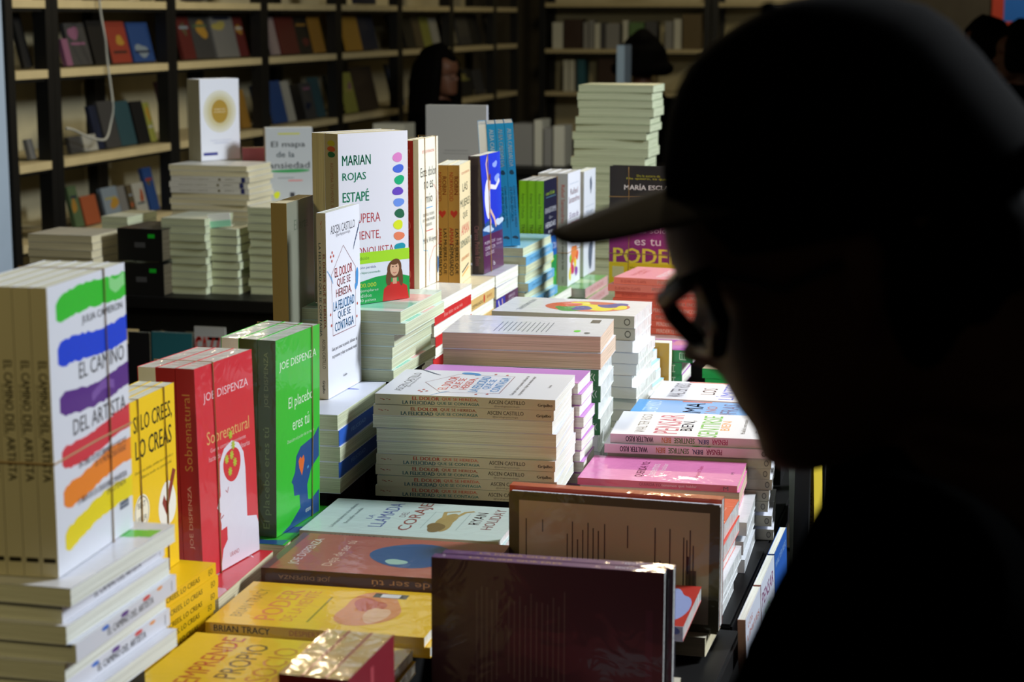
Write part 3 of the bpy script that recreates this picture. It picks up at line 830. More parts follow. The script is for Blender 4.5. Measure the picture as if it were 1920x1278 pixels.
maria_ops = [R(0.5, 0.78, 1, 0.46, '#16141c'), R(0.5, 0.40, 1, 0.36, '#8c1f78'), P([(0, 0.55), (1, 0.62), (1, 0.72), (0.5, 0.70), (0, 0.58)], '#8c1f78'), R(0.5, 0.115, 1, 0.23, '#e8cf1c'), T('MARÍA ESCLAPEZ', 0.56, 0.845, 0.74, 0.050, '#f0f0f2', 0.012), T('Me quiero, te quiero', 0.52, 0.91, 0.6, 0.020, '#c9c81c'), T('De la autora de', 0.5, 0.935, 0.3, 0.018, '#b9b81c'), T('Tú', 0.5, 0.62, 0.2, 0.06, '#e6c8e0'), T('eres solo', 0.5, 0.50, 0.5, 0.05, '#e6c8e0'), T('es tu', 0.5, 0.40, 0.34, 0.055, '#eedcec'),
             T('PODER', 0.5, 0.285, 0.88, 0.125, '#efe04a', 0.02), T('Vive una vida plena con la', 0.58, 0.185, 0.62, 0.026, '#3c3610'), T('psicología que te ayuda a', 0.58, 0.15, 0.58, 0.024, '#3c3610'), R(0.12, 0.15, 0.15, 0.09, '#d9d6a0')]
spec('maria', 0.232, 0.150, 0.020, '#16141c', '#16141c', fops=maria_ops, pages='white')

drops = ['#e58ad0', '#4a6fe0', '#14b37a', '#6a48c4', '#6f98ee', '#256a4c', '#e0ee2a', '#ee8660', '#1f9ab0', '#ee9a94', '#14a05a']
marian_ops = [T('MARIAN', 0.26, 0.845, 0.40, 0.058, '#12926a', 0.014), T('ROJAS', 0.225, 0.745, 0.33, 0.058, '#12926a', 0.014), T('ESTAPÉ', 0.245, 0.640, 0.37, 0.072, '#12926a', 0.014),
              T('RECUPERA', 0.32, 0.505, 0.54, 0.056, '#b32a34', -0.004), T('TU MENTE,', 0.32, 0.40, 0.54, 0.056, '#b32a34', -0.004), T('RECONQUISTA', 0.42, 0.305, 0.72, 0.056, '#b32a34', -0.004), T('TU VIDA', 0.27, 0.215, 0.40, 0.05, '#b32a34', -0.004)] + \
    [E(0.86 + 0.012 * ((i * 7) % 3 - 1), 0.845 - 0.0665 * i, 0.075, 0.0265, c, 0.08, i) for i, c in enumerate(drops)]
spec('marian', 0.234, 0.124, 0.0275, '#e9eaf4', '#b5aa8e', fops=marian_ops, sops=[E(0.055, 0.5, 0.016, 0.30, '#b9b034', 0.05, 1), E(0.088, 0.5, 0.016, 0.30, '#c4603c', 0.05, 2), E(0.12, 0.5, 0.016, 0.30, '#2f6a4a', 0.05, 3), T('RECUPERA TU MENTE, RECONQUISTA TU VIDA', 0.42, 0.5, 0.50, 0.26, '#9c6a58')], pages='cream')
spec('marian_flat', 0.205, 0.150, 0.0158, '#d9ede4', '#e4e6ee', film=True, fops=[R(0.5, 0.25, 1, 0.3, '#8fd9c4'), R(0.5, 0.62, 1, 0.3, '#f0b9b9')], sops=[T('RECUPERA TU MENTE', 0.5, 0.5, 0.6, 0.4, '#8a90b0')], pages='green')
spec('tan_up', 0.232, 0.125, 0.0215, '#7d7f70', '#a8905c', fops=[T('El arte', 0.5, 0.86, 0.5, 0.06, '#5d6656')], pages='cream')
spec('blue_white', 0.215, 0.155, 0.0198, '#e4e8f6', '#2a5fc0', fops=[E(0.78, 0.75, 0.07, 0.02, '#3f55c4', 0.2, 3), E(0.6, 0.80, 0.10, 0.016, '#3f55c4', 0.2, 1), T('Grijalbo', 0.5, 0.1, 0.2, 0.03, '#8fa4cc')], sops=[T('FELICIDAD', 0.4, 0.5, 0.3, 0.25, '#9cc0ee')], pages='green')
este_ops = [T('BESTSELLER INTERNACIONAL', 0.5, 0.91, 0.62, 0.020, '#d9645a'), T('Este dolor', 0.5, 0.775, 0.80, 0.062, '#22222a', 0.004), T('no es', 0.5, 0.685, 0.46, 0.05, '#22222a', 0.004), T('mío', 0.52, 0.595, 0.34, 0.062, '#22222a', 0.004), R(0.52, 0.53, 0.36, 0.006, '#3f9ad6'),
            T('IDENTIFICA Y RESUELVE', 0.5, 0.485, 0.56, 0.02, '#4a4a50'), T('LOS TRAUMAS FAMILIARES', 0.5, 0.45, 0.62, 0.02, '#4a4a50'), T('HEREDADOS', 0.5, 0.415, 0.3, 0.02, '#4a4a50'), R(0.54, 0.375, 0.36, 0.006, '#c9323a'), T('Mark Wolynn', 0.54, 0.305, 0.68, 0.05, '#22222a', 0.002),
            L([(0.12, 0.6), (0.08, 0.45), (0.2, 0.36), (0.22, 0.25), (0.42, 0.24), (0.55, 0.16), (0.5, 0.06)], 0.0012, '#5fb0dc'), L([(0.75, 0.68), (0.95, 0.62), (0.9, 0.4), (0.98, 0.26), (0.75, 0.25), (0.5, 0.16), (0.52, 0.02)], 0.0012, '#d2484c'), E(0.93, 0.12, 0.07, 0.06, '#3a6a94', 0.08, 1)]
spec('este', 0.238, 0.100, 0.0085, '#ece8d6', '#e6dfc6', fops=este_ops, pages='cream')
spec('este_red', 0.236, 0.100, 0.0180, '#ece8d6', '#a3221c', sops=[T('Este dolor no es mío', 0.28, 0.5, 0.44, 0.42, '#c96a5c'), T('Mark Wolynn', 0.74, 0.5, 0.20, 0.32, '#2b0f0c', 0.01), E(0.57, 0.5, 0.03, 0.22, '#c96a5c'), E(0.57, 0.5, 0.024, 0.15, '#a3221c'), E(0.90, 0.5, 0.03, 0.22, '#c96a5c'), E(0.90, 0.5, 0.024, 0.15, '#a3221c'), T('GAIA', 0.97, 0.5, 0.03, 0.3, '#d9b9a8')], pages='cream')
spec('este_flat', 0.230, 0.13, 0.0165, '#e4e2dc', '#d42a2c', film=True, sops=[T('Este dolor no es mío', 0.5, 0.5, 0.5, 0.36, '#f0b0a8')], pages='white')
muj_ops = [T('BESTSELLER INTERNACIONAL', 0.55, 0.92, 0.7, 0.02, '#d97a54'), T('LAS', 0.5, 0.80, 0.46, 0.07, '#2f3f3a', 0.008), T('MUJERES', 0.5, 0.66, 0.86, 0.085, '#3f4a36', 0.008), T('QUE', 0.5, 0.56, 0.42, 0.06, '#2f3f3a', 0.008), T('AMAN', 0.5, 0.445, 0.70, 0.085, '#d9645a', 0.008), T('DEMASIADO', 0.5, 0.33, 0.84, 0.06, '#4a6a5c', 0.008), T('ROBIN NORWOOD', 0.5, 0.20, 0.7, 0.03, '#d97a34'), L([(0.2, 0.09), (0.8, 0.13)], 0.003, '#4a4a46'), L([(0.2, 0.06), (0.8, 0.10)], 0.003, '#d9a04a')]
heart = [(0, -1), (-0.9, 0.0), (-0.95, 0.55), (-0.55, 0.9), (0, 0.5), (0.55, 0.9), (0.95, 0.55), (0.9, 0.0)]
spec('mujeres', 0.203, 0.115, 0.0195, '#f0deb0', '#b98a3c', fops=muj_ops, sops=[T('ROBIN', 0.17, 0.70, 0.15, 0.34, '#b4481c', 0.012), T('NORWOOD', 0.18, 0.28, 0.24, 0.34, '#b4481c', 0.012), P([(0.405 + 0.034 * -y, 0.5 + 0.33 * x) for x, y in heart], '#c42f1c'), T('LAS MUJERES QUE', 0.72, 0.70, 0.38, 0.36, '#171208', 0.02), T('AMAN', 0.59, 0.28, 0.14, 0.36, '#b8341c', 0.02), T('DEMASIADO', 0.79, 0.28, 0.26, 0.36, '#171208', 0.02)], pages='white')
spec('mujeres_flat', 0.19, 0.12, 0.0185, '#efe3c4', '#e8c47c', film=True, sops=[T('DEMASIADO', 0.35, 0.35, 0.4, 0.3, '#3a2a14', 0.01), T('NORWOOD', 0.8, 0.5, 0.2, 0.3, '#c4602a'), E(0.6, 0.5, 0.03, 0.4, '#cf3a26')], pages='white')
lobos_ops = [R(0.5, 0.66, 1, 0.68, '#2438cf'), E(0.72, 0.90, 0.1, 0.03, '#8fa4ee', 0.2, 1), E(0.80, 0.78, 0.13, 0.03, '#8fa4ee', 0.2, 2), E(0.66, 0.70, 0.08, 0.02, '#6f8ae6', 0.2, 3), P([(0, 0.40), (0.3, 0.44), (0.6, 0.38), (1, 0.47), (1, 0.32), (0, 0.32)], '#1f4f8e'), E(0.85, 0.40, 0.16, 0.035, '#c9d9ec', 0.25, 4), E(0.3, 0.365, 0.26, 0.025, '#b9cfe6', 0.25, 5), P([(0, 0.98), (0.08, 0.6), (0.12, 0.4), (0, 0.38)], '#20202c'),
             E(0.30, 0.62, 0.15, 0.15, '#e4e4f2', 0.12, 6), E(0.40, 0.74, 0.07, 0.06, '#d9b09a', 0.1, 1), L([(0.35, 0.78), (0.28, 0.92), (0.36, 0.98)], 0.006, '#e0bba6'), L([(0.46, 0.72), (0.72, 0.70), (0.92, 0.76)], 0.008, '#e8e4ee'), L([(0.34, 0.5), (0.42, 0.42), (0.38, 0.36)], 0.007, '#e0bba6'), L([(0.42, 0.52), (0.60, 0.44), (0.68, 0.365)], 0.007, '#e0bba6'), E(0.44, 0.80, 0.045, 0.03, '#6a3a24', 0.1, 2),
             R(0.5, 0.155, 1, 0.31, '#54204f'), T('MUJERES QUE', 0.34, 0.25, 0.52, 0.032, '#e6dcea', 0.008), T('CORREN CON', 0.34, 0.205, 0.50, 0.032, '#e6dcea', 0.008), T('LOS LOBOS', 0.32, 0.16, 0.42, 0.032, '#e6dcea', 0.008), T('Clarissa', 0.80, 0.245, 0.24, 0.022, '#c9b9d0'), T('Pinkola Estés', 0.80, 0.215, 0.28, 0.022, '#c9b9d0'), T('b', 0.52, 0.06, 0.08, 0.04, '#eef0f4', 0.02)]
spec('lobos', 0.208, 0.125, 0.0215, '#54204f', '#2a1a26', film=True, fops=lobos_ops, sops=[T('Clarissa Pinkola Estés', 0.76, 0.5, 0.34, 0.4, '#8a5a6a')], pages='white')
spec('lobos_flat', 0.16, 0.125, 0.021, '#c9c9d8', '#d9d9de', film=True, pages='white')
spec('lobos_dark', 0.16, 0.125, 0.021, '#3a2a7a', '#5a2a56', film=True, sops=[R(0.20, 0.5, 0.4, 0.9, '#3a3aa8'), L([(0.1, 0.8), (0.16, 0.2)], 0.006, '#d9d0e0'), L([(0.26, 0.8), (0.30, 0.1)], 0.006, '#d9b0a4'), T('CORREN CON', 0.70, 0.66, 0.3, 0.24, '#d9c9dc'), T('LOS LOBOS', 0.68, 0.32, 0.26, 0.24, '#d9c9dc')], pages='white')
AB = '#1a93cf'
spec('alba', 0.226, 0.13, 0.0158, AB, AB, film=True, sops=[T('ALBA CARDALDA', 0.20, 0.5, 0.31, 0.50, '#dff0f8', 0.012), T('CÓMO MANDAR A LA MIERDA', 0.68, 0.70, 0.34, 0.28, '#0f4f7c', 0.008), T('DE FORMA EDUCADA', 0.66, 0.30, 0.28, 0.28, '#0f4f7c', 0.008), E(0.40, 0.5, 0.018, 0.28, '#14405c', 0.1, 1), E(0.93, 0.5, 0.014, 0.3, '#14405c', 0.25, 2)], pages='film')
spec('alba_flat', 0.226, 0.15, 0.0160, '#a9d6ea', '#78bce8', film=True, sops=[T('CÓMO MANDAR', 0.3, 0.5, 0.34, 0.4, '#1f6fa4'), T('ALBA CARDALDA', 0.75, 0.5, 0.3, 0.4, '#dff0f8'), E(0.52, 0.5, 0.014, 0.3, '#14405c', 0.2, 2)], pages='green')
transf_ops = [R(0.5, 0.66, 1, 0.68, '#1c1c34'), T('Anamar Orihuela', 0.45, 0.88, 0.66, 0.034, '#a9cc2c', 0.004), R(0.5, 0.845, 0.7, 0.004, '#5a8a9a'), T('TRANSFORMA', 0.48, 0.73, 0.84, 0.05, '#e6e8f0', 0.012), T('- las -', 0.48, 0.665, 0.3, 0.03, '#e6e8f0', 0.008), T('HERIDAS', 0.48, 0.60, 0.70, 0.05, '#e6e8f0', 0.012), T('de tu', 0.48, 0.54, 0.3, 0.03, '#e6e8f0'), R(0.5, 0.40, 1, 0.18, '#1f5fae'), T('INFANCIA', 0.5, 0.40, 0.86, 0.06, '#e6e8f0', 0.014), R(0.5, 0.15, 1, 0.32, '#2a8f4c'), E(0.4, 0.27, 0.3, 0.02, '#c9d82c', 0.2, 1), E(0.6, 0.1, 0.3, 0.06, '#4fae3c', 0.2, 2)]
spec('transf', 0.226, 0.110, 0.0165, '#1c1c34', '#8ed21a', fops=transf_ops, sops=[R(0.5, 0.5, 1, 0.6, '#9ade20'), T('Anamar Orihuela', 0.22, 0.5, 0.22, 0.36, '#3c6a14'), T('TRANSFORMA', 0.5, 0.5, 0.24, 0.40, '#2c4a10')], pages='film')
sant_ops = [T('Rafael', 0.5, 0.83, 0.6, 0.055, '#d2424c', 0.004), T('Santandreu', 0.5, 0.76, 0.86, 0.055, '#d2424c', 0.004), T('El arte de', 0.5, 0.62, 0.7, 0.055, '#5a2a6a', 0.008), T('no amargarse', 0.5, 0.52, 0.92, 0.06, '#c23a6c', 0.008), T('la vida', 0.5, 0.45, 0.5, 0.04, '#5a2a6a'), R(0.5, 0.90, 0.7, 0.004, '#8aa0b8')] + \
    [E(0.2 + 0.07 * i, 0.10 + 0.028 * ((i * 5) % 7), 0.10, 0.05, c, 0.2, i) for i, c in enumerate(('#e6d23a', '#8fc43a', '#e6643a', '#d23a6a', '#5a8ad2', '#f0a03a', '#e6d23a', '#8a4aa8', '#e6643a'))] + [E(0.5, 0.28, 0.2, 0.08, '#ee8a4c', 0.2, 4)]
spec('sant', 0.233, 0.115, 0.0205, '#e6e7f0', '#cfd2da', fops=sant_ops, sops=[T('Rafael Santandreu', 0.27, 0.5, 0.34, 0.36, '#cf4a40', 0.006), T('El arte de no amargarse la vida', 0.66, 0.5, 0.38, 0.30, '#2c2c34', 0.01), T('Grijalbo', 0.94, 0.5, 0.06, 0.26, '#6a6a70')], pages='film')
spec('bird', 0.225, 0.115, 0.018, '#dfe2ea', '#d0d2d6', fops=[P([(0.5, 0.9), (0.62, 0.94), (0.7, 0.86), (0.6, 0.76), (0.52, 0.82)], '#5a6478'), E(0.6, 0.2, 0.2, 0.14, '#5f6878', 0.15, 2), T('Vivir', 0.5, 0.6, 0.6, 0.05, '#8a98b0'), R(0.5, 0.66, 0.7, 0.004, '#9aa6b8')], pages='white')
spec('green_flat', 0.21, 0.15, 0.02, '#6fae58', '#e6b8b4', film=True, fops=[E(0.5, 0.5, 0.4, 0.2, '#a9c98a', 0.2, 1), E(0.4, 0.7, 0.2, 0.1, '#3f8a3c', 0.2, 3)], sops=[T('LAS FUERZAS', 0.5, 0.5, 0.6, 0.4, '#cf7a78')], pages='white')
spec('pale_green', 0.180, 0.150, 0.0205, '#c9d2b4', '#b9c2a4', pages='green')
spec('pale_green_dark', 0.180, 0.150, 0.0175, '#9aa888', '#98a582', sops=[T('TUYA', 0.93, 0.5, 0.07, 0.4, '#8a5a50')], pages='green')
spec('grey_back', 0.24, 0.15, 0.016, '#b9bac0', '#c9cad2', back='#b0b0b2', bops=[R(0.5, 0.55, 0.4, 0.008, '#8f8f94'), R(0.5, 0.52, 0.44, 0.006, '#8f8f94'), E(0.42, 0.44, 0.03, 0.015, '#5f86b4')], pages='white')
spec('gold_circle', 0.215, 0.128, 0.0135, '#e6e8f2', '#bdb69e', fops=[E(0.5, 0.60, 0.42, 0.26, '#d9d6c4'), E(0.5, 0.60, 0.36, 0.22, '#d2ccb0'), E(0.5, 0.60, 0.30, 0.185, '#c9bf94'), E(0.5, 0.60, 0.21, 0.145, '#a8862c'), T('HÁBITOS', 0.5, 0.63, 0.28, 0.02, '#e6dcc0'), T('ATÓMICOS', 0.5, 0.595, 0.30, 0.02, '#e6dcc0'), T('Cambios pequeños,', 0.52, 0.245, 0.56, 0.02, '#9aa0c8'), T('resultados', 0.52, 0.215, 0.4, 0.02, '#9aa0c8'), R(0.24, 0.08, 0.36, 0.035, '#2a2f86')], pages='cream')
spec('habit_flat', 0.22, 0.16, 0.0142, '#d9d9d4', '#d4d0c8', sops=[T('PEQUEÑOS HÁBITOS', 0.30, 0.5, 0.36, 0.36, '#8f8a80'), E(0.62, 0.5, 0.016, 0.24, '#6a6038'), T('JAMES C', 0.75, 0.5, 0.12, 0.34, '#6f6a62'), R(0.92, 0.5, 0.05, 0.94, '#2a2f66')], pages='cream')
spec('mapa', 0.205, 0.125, 0.016, '#b9bdc0', '#b5a284', fops=[R(0.5, 0.92, 0.46, 0.02, '#c4c43a'), T('El mapa', 0.48, 0.775, 0.72, 0.095, '#3c4246', 0.01), T('de la', 0.42, 0.655, 0.38, 0.075, '#3a5a68', 0.01), T('ansiedad', 0.50, 0.515, 0.86, 0.085, '#4c5458', 0.01), E(0.52, 0.44, 0.40, 0.024, '#3f9a58', 0.1, 1), R(0.42, 0.35, 0.34, 0.012, '#8a8f94'), R(0.62, 0.315, 0.30, 0.014, '#d96a64'), E(0.22, 0.13, 0.07, 0.045, '#d9e02c', 0.1, 2), R(0.55, 0.13, 0.1, 0.06, '#3a3a40')], pages='white')
spec('pink_cover', 0.15, 0.11, 0.018, '#b5606a', '#a8525c', pages='cream')
spec('rear_grey', 0.175, 0.16, 0.0182, '#b9b4a4', '#a89c84', pages='cream')
spec('rear_pale', 0.118, 0.17, 0.0178, '#c4c9b8', '#bdc2ae', sops=[R(0.8, 0.5, 0.1, 0.3, '#4a5a60')], pages='green')
spec('rear_thin', 0.075, 0.17, 0.0178, '#c4c9b8', '#b9c0a4', sops=[R(0.8, 0.5, 0.1, 0.3, '#4a5a60')], pages='green')
spec('black_box', 0.120, 0.17, 0.0800, '#0b0b0d', '#09090a', film=True, sops=[R(0.50, 0.5, 0.24, 0.16, '#4c4c50'), R(0.76, 0.78, 0.15, 0.12, '#19c22c')], pages='dark', kind='hardcover')
spec('far_white', 0.2, 0.14, 0.03, '#c9c9c4', '#c0bfb4', pages='cream')
spec('far_dark', 0.22, 0.16, 0.05, '#1c1a1c', '#17151a', pages='dark', kind='hardcover')

# ------------------------------------------------------------------ books on the near and middle tables
LAND = Matrix(((0, 0, -1), (1, 0, 0), (0, -1, 0)))            # on its fore-edge, back cover to the camera


def landscape(key, x0, y, z, yaw, tilt=0):
    """book standing on its long edge: its end nearest -X at x0, back cover on the plane y"""
    s = SPECS[key]
    b = get_book(key)
    M = rotz(yaw) @ Matrix.Rotation(math.radians(tilt), 3, 'X') @ LAND
    b.rotation_euler = M.to_euler()
    v = M @ Vector((0, s['W'], s['H']))
    b.location = Vector((x0, y, z + 0.0004)) - v
    return b


# bundle and pile of the brush-stroke book
stack((-0.700, 1.287), 1.004, 1, 'camino_flat', [('L', 0, 0, 'camino_top', 'white-topped'), ('R', -0.012, 0.004), ('L', -0.006, 0), ('R', -0.001, 0.003), ('L', -0.010, 0), ('R', -0.010, 0.004), ('L', 0.0, -0.004)],
      'pile under the brush-stroke books', 'lying copies of the brush-stroke book', desc='cream-edged', ref='FR', fill='camino_flat', fillturn='L')
standing('camino', (-0.722, 1.306, 1.004), 4, 5, ['white paperback with six painted brush strokes, outermost of its banded bundle', 'second upright paperback behind the brush-stroke cover', 'third upright paperback behind the brush-stroke cover', 'fourth upright paperback behind the brush-stroke cover', 'fifth upright paperback behind the brush-stroke cover'], 'bundle of upright brush-stroke books')
band((-0.722, 1.306, 1.004), 4, -0.074, 0, 0, 0.157, 0, 0.236, 'brown rubber band running down the brush-stroke cover', 'XZ', 0.70)
band((-0.722, 1.306, 1.004), 4, -0.074, 0, 0, 0.157, 0, 0.236, 'rubber band level around the tan spines of the brush-stroke bundle', 'XY', 0.40)

# yellow check-mark book
stack((-0.778, 1.545), 0.89, 0, 'silo', [('R', 0, 0), ('R', 0.003, 0), ('R', 0.002, 0), ('R', -0.001, 0), ('R', -0.003, 0), ('R', -0.004, 0), ('R', -0.002, 0), ('R', 0, 0)], 'yellow pile behind the brush-stroke books', 'lying yellow books', desc='yellow', ref='FR', fill='silo', fillturn='R')
standing('silo', (-0.810, 1.597, 0.89), 2, 3, ['yellow paperback with a brown check mark in a white cloud', 'second upright yellow paperback behind the check-mark cover', 'third upright yellow paperback behind the check-mark cover'], 'bundle of upright yellow books')
for a, q in ((0.30, 'nearer the spine'), (0.78, 'nearer the fore-edge')):
    band((-0.810, 1.597, 0.89), 2, -0.039, 0, 0, 0.13, 0, 0.19, f'rubber band down the yellow check-mark cover, {q}', 'XZ', a)

# red and green books
stack((-0.777, 1.742), 0.850, 4, 'sobre_flat', [('L', 0, 0), ('L', -0.006, 0), ('L', -0.003, 0)], 'pile under the red books', 'lying red books', desc='red', ref='FR', fillturn='L')
standing('sobre', (-0.815, 1.786, 0.850), -5, 3, ['glossy red paperback with a white head in profile', 'second upright red paperback behind the white-head cover', 'third upright red paperback behind the white-head cover'], 'bundle of upright red books', lean=-1, flips=(2,))
band((-0.815, 1.786, 0.850), -5, -0.069, 0, 0, 0.130, 0, 0.233, 'thin rubber band down the red cover with the white head', 'XZ', 0.30, lean=-1)
stack((-0.783, 1.944), 0.850, 3, 'placebo_flat', [('L', 0, 0), ('L', -0.004, 0), ('L', -0.002, 0)], 'pile under the green books', 'lying green books', desc='green', ref='FR', fillturn='L')
standing('placebo', (-0.804, 1.968, 0.850), -2.5, 3, ['glossy green paperback with a dark blue figure and orange heart', 'second upright green paperback behind the blue-figure cover', 'third upright green paperback behind the blue-figure cover'], 'bundle of upright green books', lean=1, flips=(2,))
band((-0.804, 1.968, 0.850), -2.5, -0.069, 0, 0, 0.128, 0, 0.234, 'thin rubber band down the green cover with the blue figure', 'XZ', 0.80, lean=1)

# lying books in front
stack((-0.763, 1.822), 0.860, 3, 'deja', [('S', 0, 0), ('S', 0.003, 0.004), ('P', 0, 0)], 'brown pile with large upside-down spine letters', 'lying brown books', desc='brown', fillturn='P')
stack((-0.777, 1.973), 0.860, 3, 'coraje', [('S', 0, 0), ('S', 0.002, 0.002)], 'pale blue pile with a lion on top', 'lying pale blue books', desc='pale blue', fill='deja', fillturn='P')
stack((-0.758, 1.663), 0.850, 3, 'tracy', [('S', 0, 0), ('S', 0.004, 0.003)], 'yellow pile with an orange hand on top', 'lying yellow-orange books', desc='wrapped yellow', fill='tracy')
stack((-0.756, 1.500), 0.845, 2, 'emprende', [('S', 0, 0), ('S', 0.003, 0)], 'yellow-green pile beside the red bundle', 'lying yellow-green books', desc='yellow-green', fill='emprende')
stack((-0.690, 1.355), 0.835, 2, 'hereda', [('S', 0, 0), ('S', 0.003, 0)], 'small amber pile in the near corner', 'lying amber books', desc='amber', fill='hereda')
standing('near_red', (-0.487, 1.335, 0.75), 0, 3, ['blurred red paperback upright in shiny film, nearest of its bundle', 'second upright wrapped paperback behind the blurred red one', 'third upright wrapped paperback behind the blurred red one'], 'near bundle in shiny film')
stack((-0.478, 1.43), 0.800, 0, 'plain_cream', [('P', 0, 0, 'red_flat', 'rose')], 'low pile beside the blurred red bundle', 'low pile by the red bundle', desc='cream', fill='plain_cream')

# books on their long edges, backs to the camera
stack((-0.520, 1.650), 0.787, 1, 'plain_cream', [('P', 0, 0)], 'pile under the dark purple books', 'pile under the purple books', desc='cream', fill='red_flat')
for i, lab in enumerate(('dark purple paperback standing on its long edge, back cover showing', 'second dark purple paperback, standing right behind the first')):
    name_it(landscape('purple', -0.517 + 0.006 * i, 1.652 + 0.0155 * i, 0.7878, 1.5, -1), lab, 'book', 'purple books on edge')
stack((-0.516, 1.800), 0.838, 2, 'redblue', [('S', 0, 0)], 'red pile between the purple and the grey-backed books', 'red pile', desc='red and pale blue', fill='plain_cream')
name_it(landscape('destino', -0.523, 1.972, 0.7790, -1, 0), 'grey-backed paperback standing on its long edge, lettered white spine on top', 'book')
name_it(landscape('orange_up', -0.528, 1.989, 0.7790, -1, 0), 'dark orange paperback on its long edge, behind the grey-backed one', 'book')
stack((-0.515, 1.952), 0.7785, 0, 'slim_cream', [('P', -0.005, 0)], 'pile under the grey-backed book', 'pile under the grey-backed book', desc='cream', fill='slim_cream', fillturn='P')
stack((-0.526, 2.075), 0.868, 0, 'orange_flat', [('S', 0, 0), ('S', 0.002, 0), ('P', -0.003, 0), ('P', 0.004, 0, 'white_wrap', 'white'), ('P', 0.0, 0, 'white_wrap', 'white')], 'wrapped orange pile at the table edge', 'wrapped orange pile', desc='orange', fill='white_wrap', fillturn='P')

# the stack of nine visible spines, and what stands near it
stack((-0.758, 2.194), 0.980, 5, 'dolor', [('S', 0, 0), ('S', -0.003, 0), ('P', -0.004, 0.001, 'dolor_pages', 'cream-edged'), ('P', 0.0, 0.001, 'dolor_pages', 'cream-edged'), ('P', 0.0, 0.002, 'dolor_pages', 'cream-edged'), ('S', 0.001, 0), ('S', 0.0, 0), ('S', 0.0, 0), ('S', -0.001, 0)],
      'tall tan-spined stack with lettered spines', 'stack of tan-spined books', desc='tan-spined', fill='dolor')
stack((-0.785, 2.132), 0.964, 3, 'blue_white', [('L', 0, 0), ('R', 0, 0), ('L', 0.002, 0), ('R', -0.001, 0), ('L', 0, 0)], 'pile with white and blue sides', 'white and blue pile', desc='white and blue', ref='FR', fill='blue_white', fillturn='L')
standing('dolor_up', (-0.829, 2.215, 0.964), 0, 1, ['white paperback with red and blue title, upright on the white and blue pile'])
stack((-0.775, 2.355), 1.060, 2, 'marian_flat', [('L', 0, 0), ('L', 0.005, 0), ('L', -0.010, 0), ('L', -0.014, 0), ('L', -0.015, 0), ('L', -0.010, 0)], 'film-wrapped pile under the colour-drop cover', 'pile under the colour-drop cover', desc='pale green-edged', ref='FR', fill='marian_flat', fillturn='L')
MB = (-0.866, 2.365, 1.060)
standing('marian', MB, -31, 2, ['large white paperback with a column of coloured drops', 'upright tan-edged paperback behind the colour-drop cover'], 'colour-drop books', flips=(1,))

# the belly band round the colour-drop book: lime strip, green field, portrait
bm = bmesh.new()
bmats, bidx = [], {}


def bmi(c):
    if c not in bidx:
        bidx[c] = len(bmats)
        bmats.append(ink(c))
    return bidx[c]


sM = SPECS['marian']
bh = 0.071
box(bm, sM['T'] + 0.0010, sM['T'] + 0.0013, -0.0004, sM['W'], 0, bh, bmi('#e4e8f4'))
box(bm, 0.0, sM['T'] + 0.0010, -0.0010, -0.0006, 0, bh, bmi('#c9c4b0'))
draw(bm, [R(0.5, 0.89, 1.0, 0.22, '#a8e02c'), T('2ª edición', 0.30, 0.89, 0.22, 0.07, '#5a8a2a'), T('la atención perdida', 0.33, 0.70, 0.36, 0.06, '#4a5a90'), T('traído e hiperconectado', 0.36, 0.60, 0.42, 0.06, '#2a8f6a'),
          P([(0.14, 0.0), (0.14, 0.36), (0.30, 0.44), (0.5, 0.50), (0.7, 0.52), (0.86, 0.50), (1.0, 0.44), (1.0, 0.0)], '#1aa04c'), R(0.06, 0.22, 0.10, 0.22, '#d9dc4a'), E(0.06, 0.2, 0.05, 0.08, '#d0604a', 0.2, 1),
          T('5.000.000', 0.34, 0.36, 0.34, 0.085, '#d9e64a', 0.01), T('de ejemplares', 0.36, 0.25, 0.36, 0.07, '#e6f0e6', 0.006), T('vendidos', 0.31, 0.16, 0.26, 0.07, '#e6f0e6', 0.006), T('en 40 países', 0.34, 0.06, 0.32, 0.07, '#e6f0e6', 0.01),
          E(0.78, 0.62, 0.10, 0.20, '#6a4428', 0.06, 1), P([(0.60, 0.0), (0.62, 0.24), (0.72, 0.36), (0.84, 0.36), (0.96, 0.26), (0.99, 0.0)], '#c92a24'), E(0.69, 0.44, 0.035, 0.16, '#6a4428', 0.1, 3), E(0.87, 0.44, 0.035, 0.16, '#6a4428', 0.1, 5), R(0.78, 0.38, 0.06, 0.12, '#d2a284'), E(0.78, 0.62, 0.066, 0.145, '#dcae90'), E(0.755, 0.66, 0.010, 0.014, '#3a2418'), E(0.805, 0.66, 0.010, 0.014, '#3a2418'), L([(0.755, 0.545), (0.78, 0.53), (0.805, 0.545)], 0.001, '#b04a48'), E(0.78, 0.74, 0.07, 0.04, '#6a4428', 0.1, 2)],
     (sM['T'] + 0.0013, 0, 0), (0, sM['W'], 0), (0, 0, bh), bmi)
front_book = PROTO['marian']
link_mesh('belly_band', bm, bmats, front_book)['label'] = 'paper band with lime strip and portrait'

stack((-0.9275, 2.285), 0.975, 0, 'slim_cream', [('L', 0, 0)], 'small pile under the tan upright book', 'pile under the tan upright book', ref='FR', desc='white', fill='rear_grey')
standing('tan_up', (-0.912, 2.292, 0.975), 4, 1, ['tan-spined paperback in clear film, upright behind the green books'])

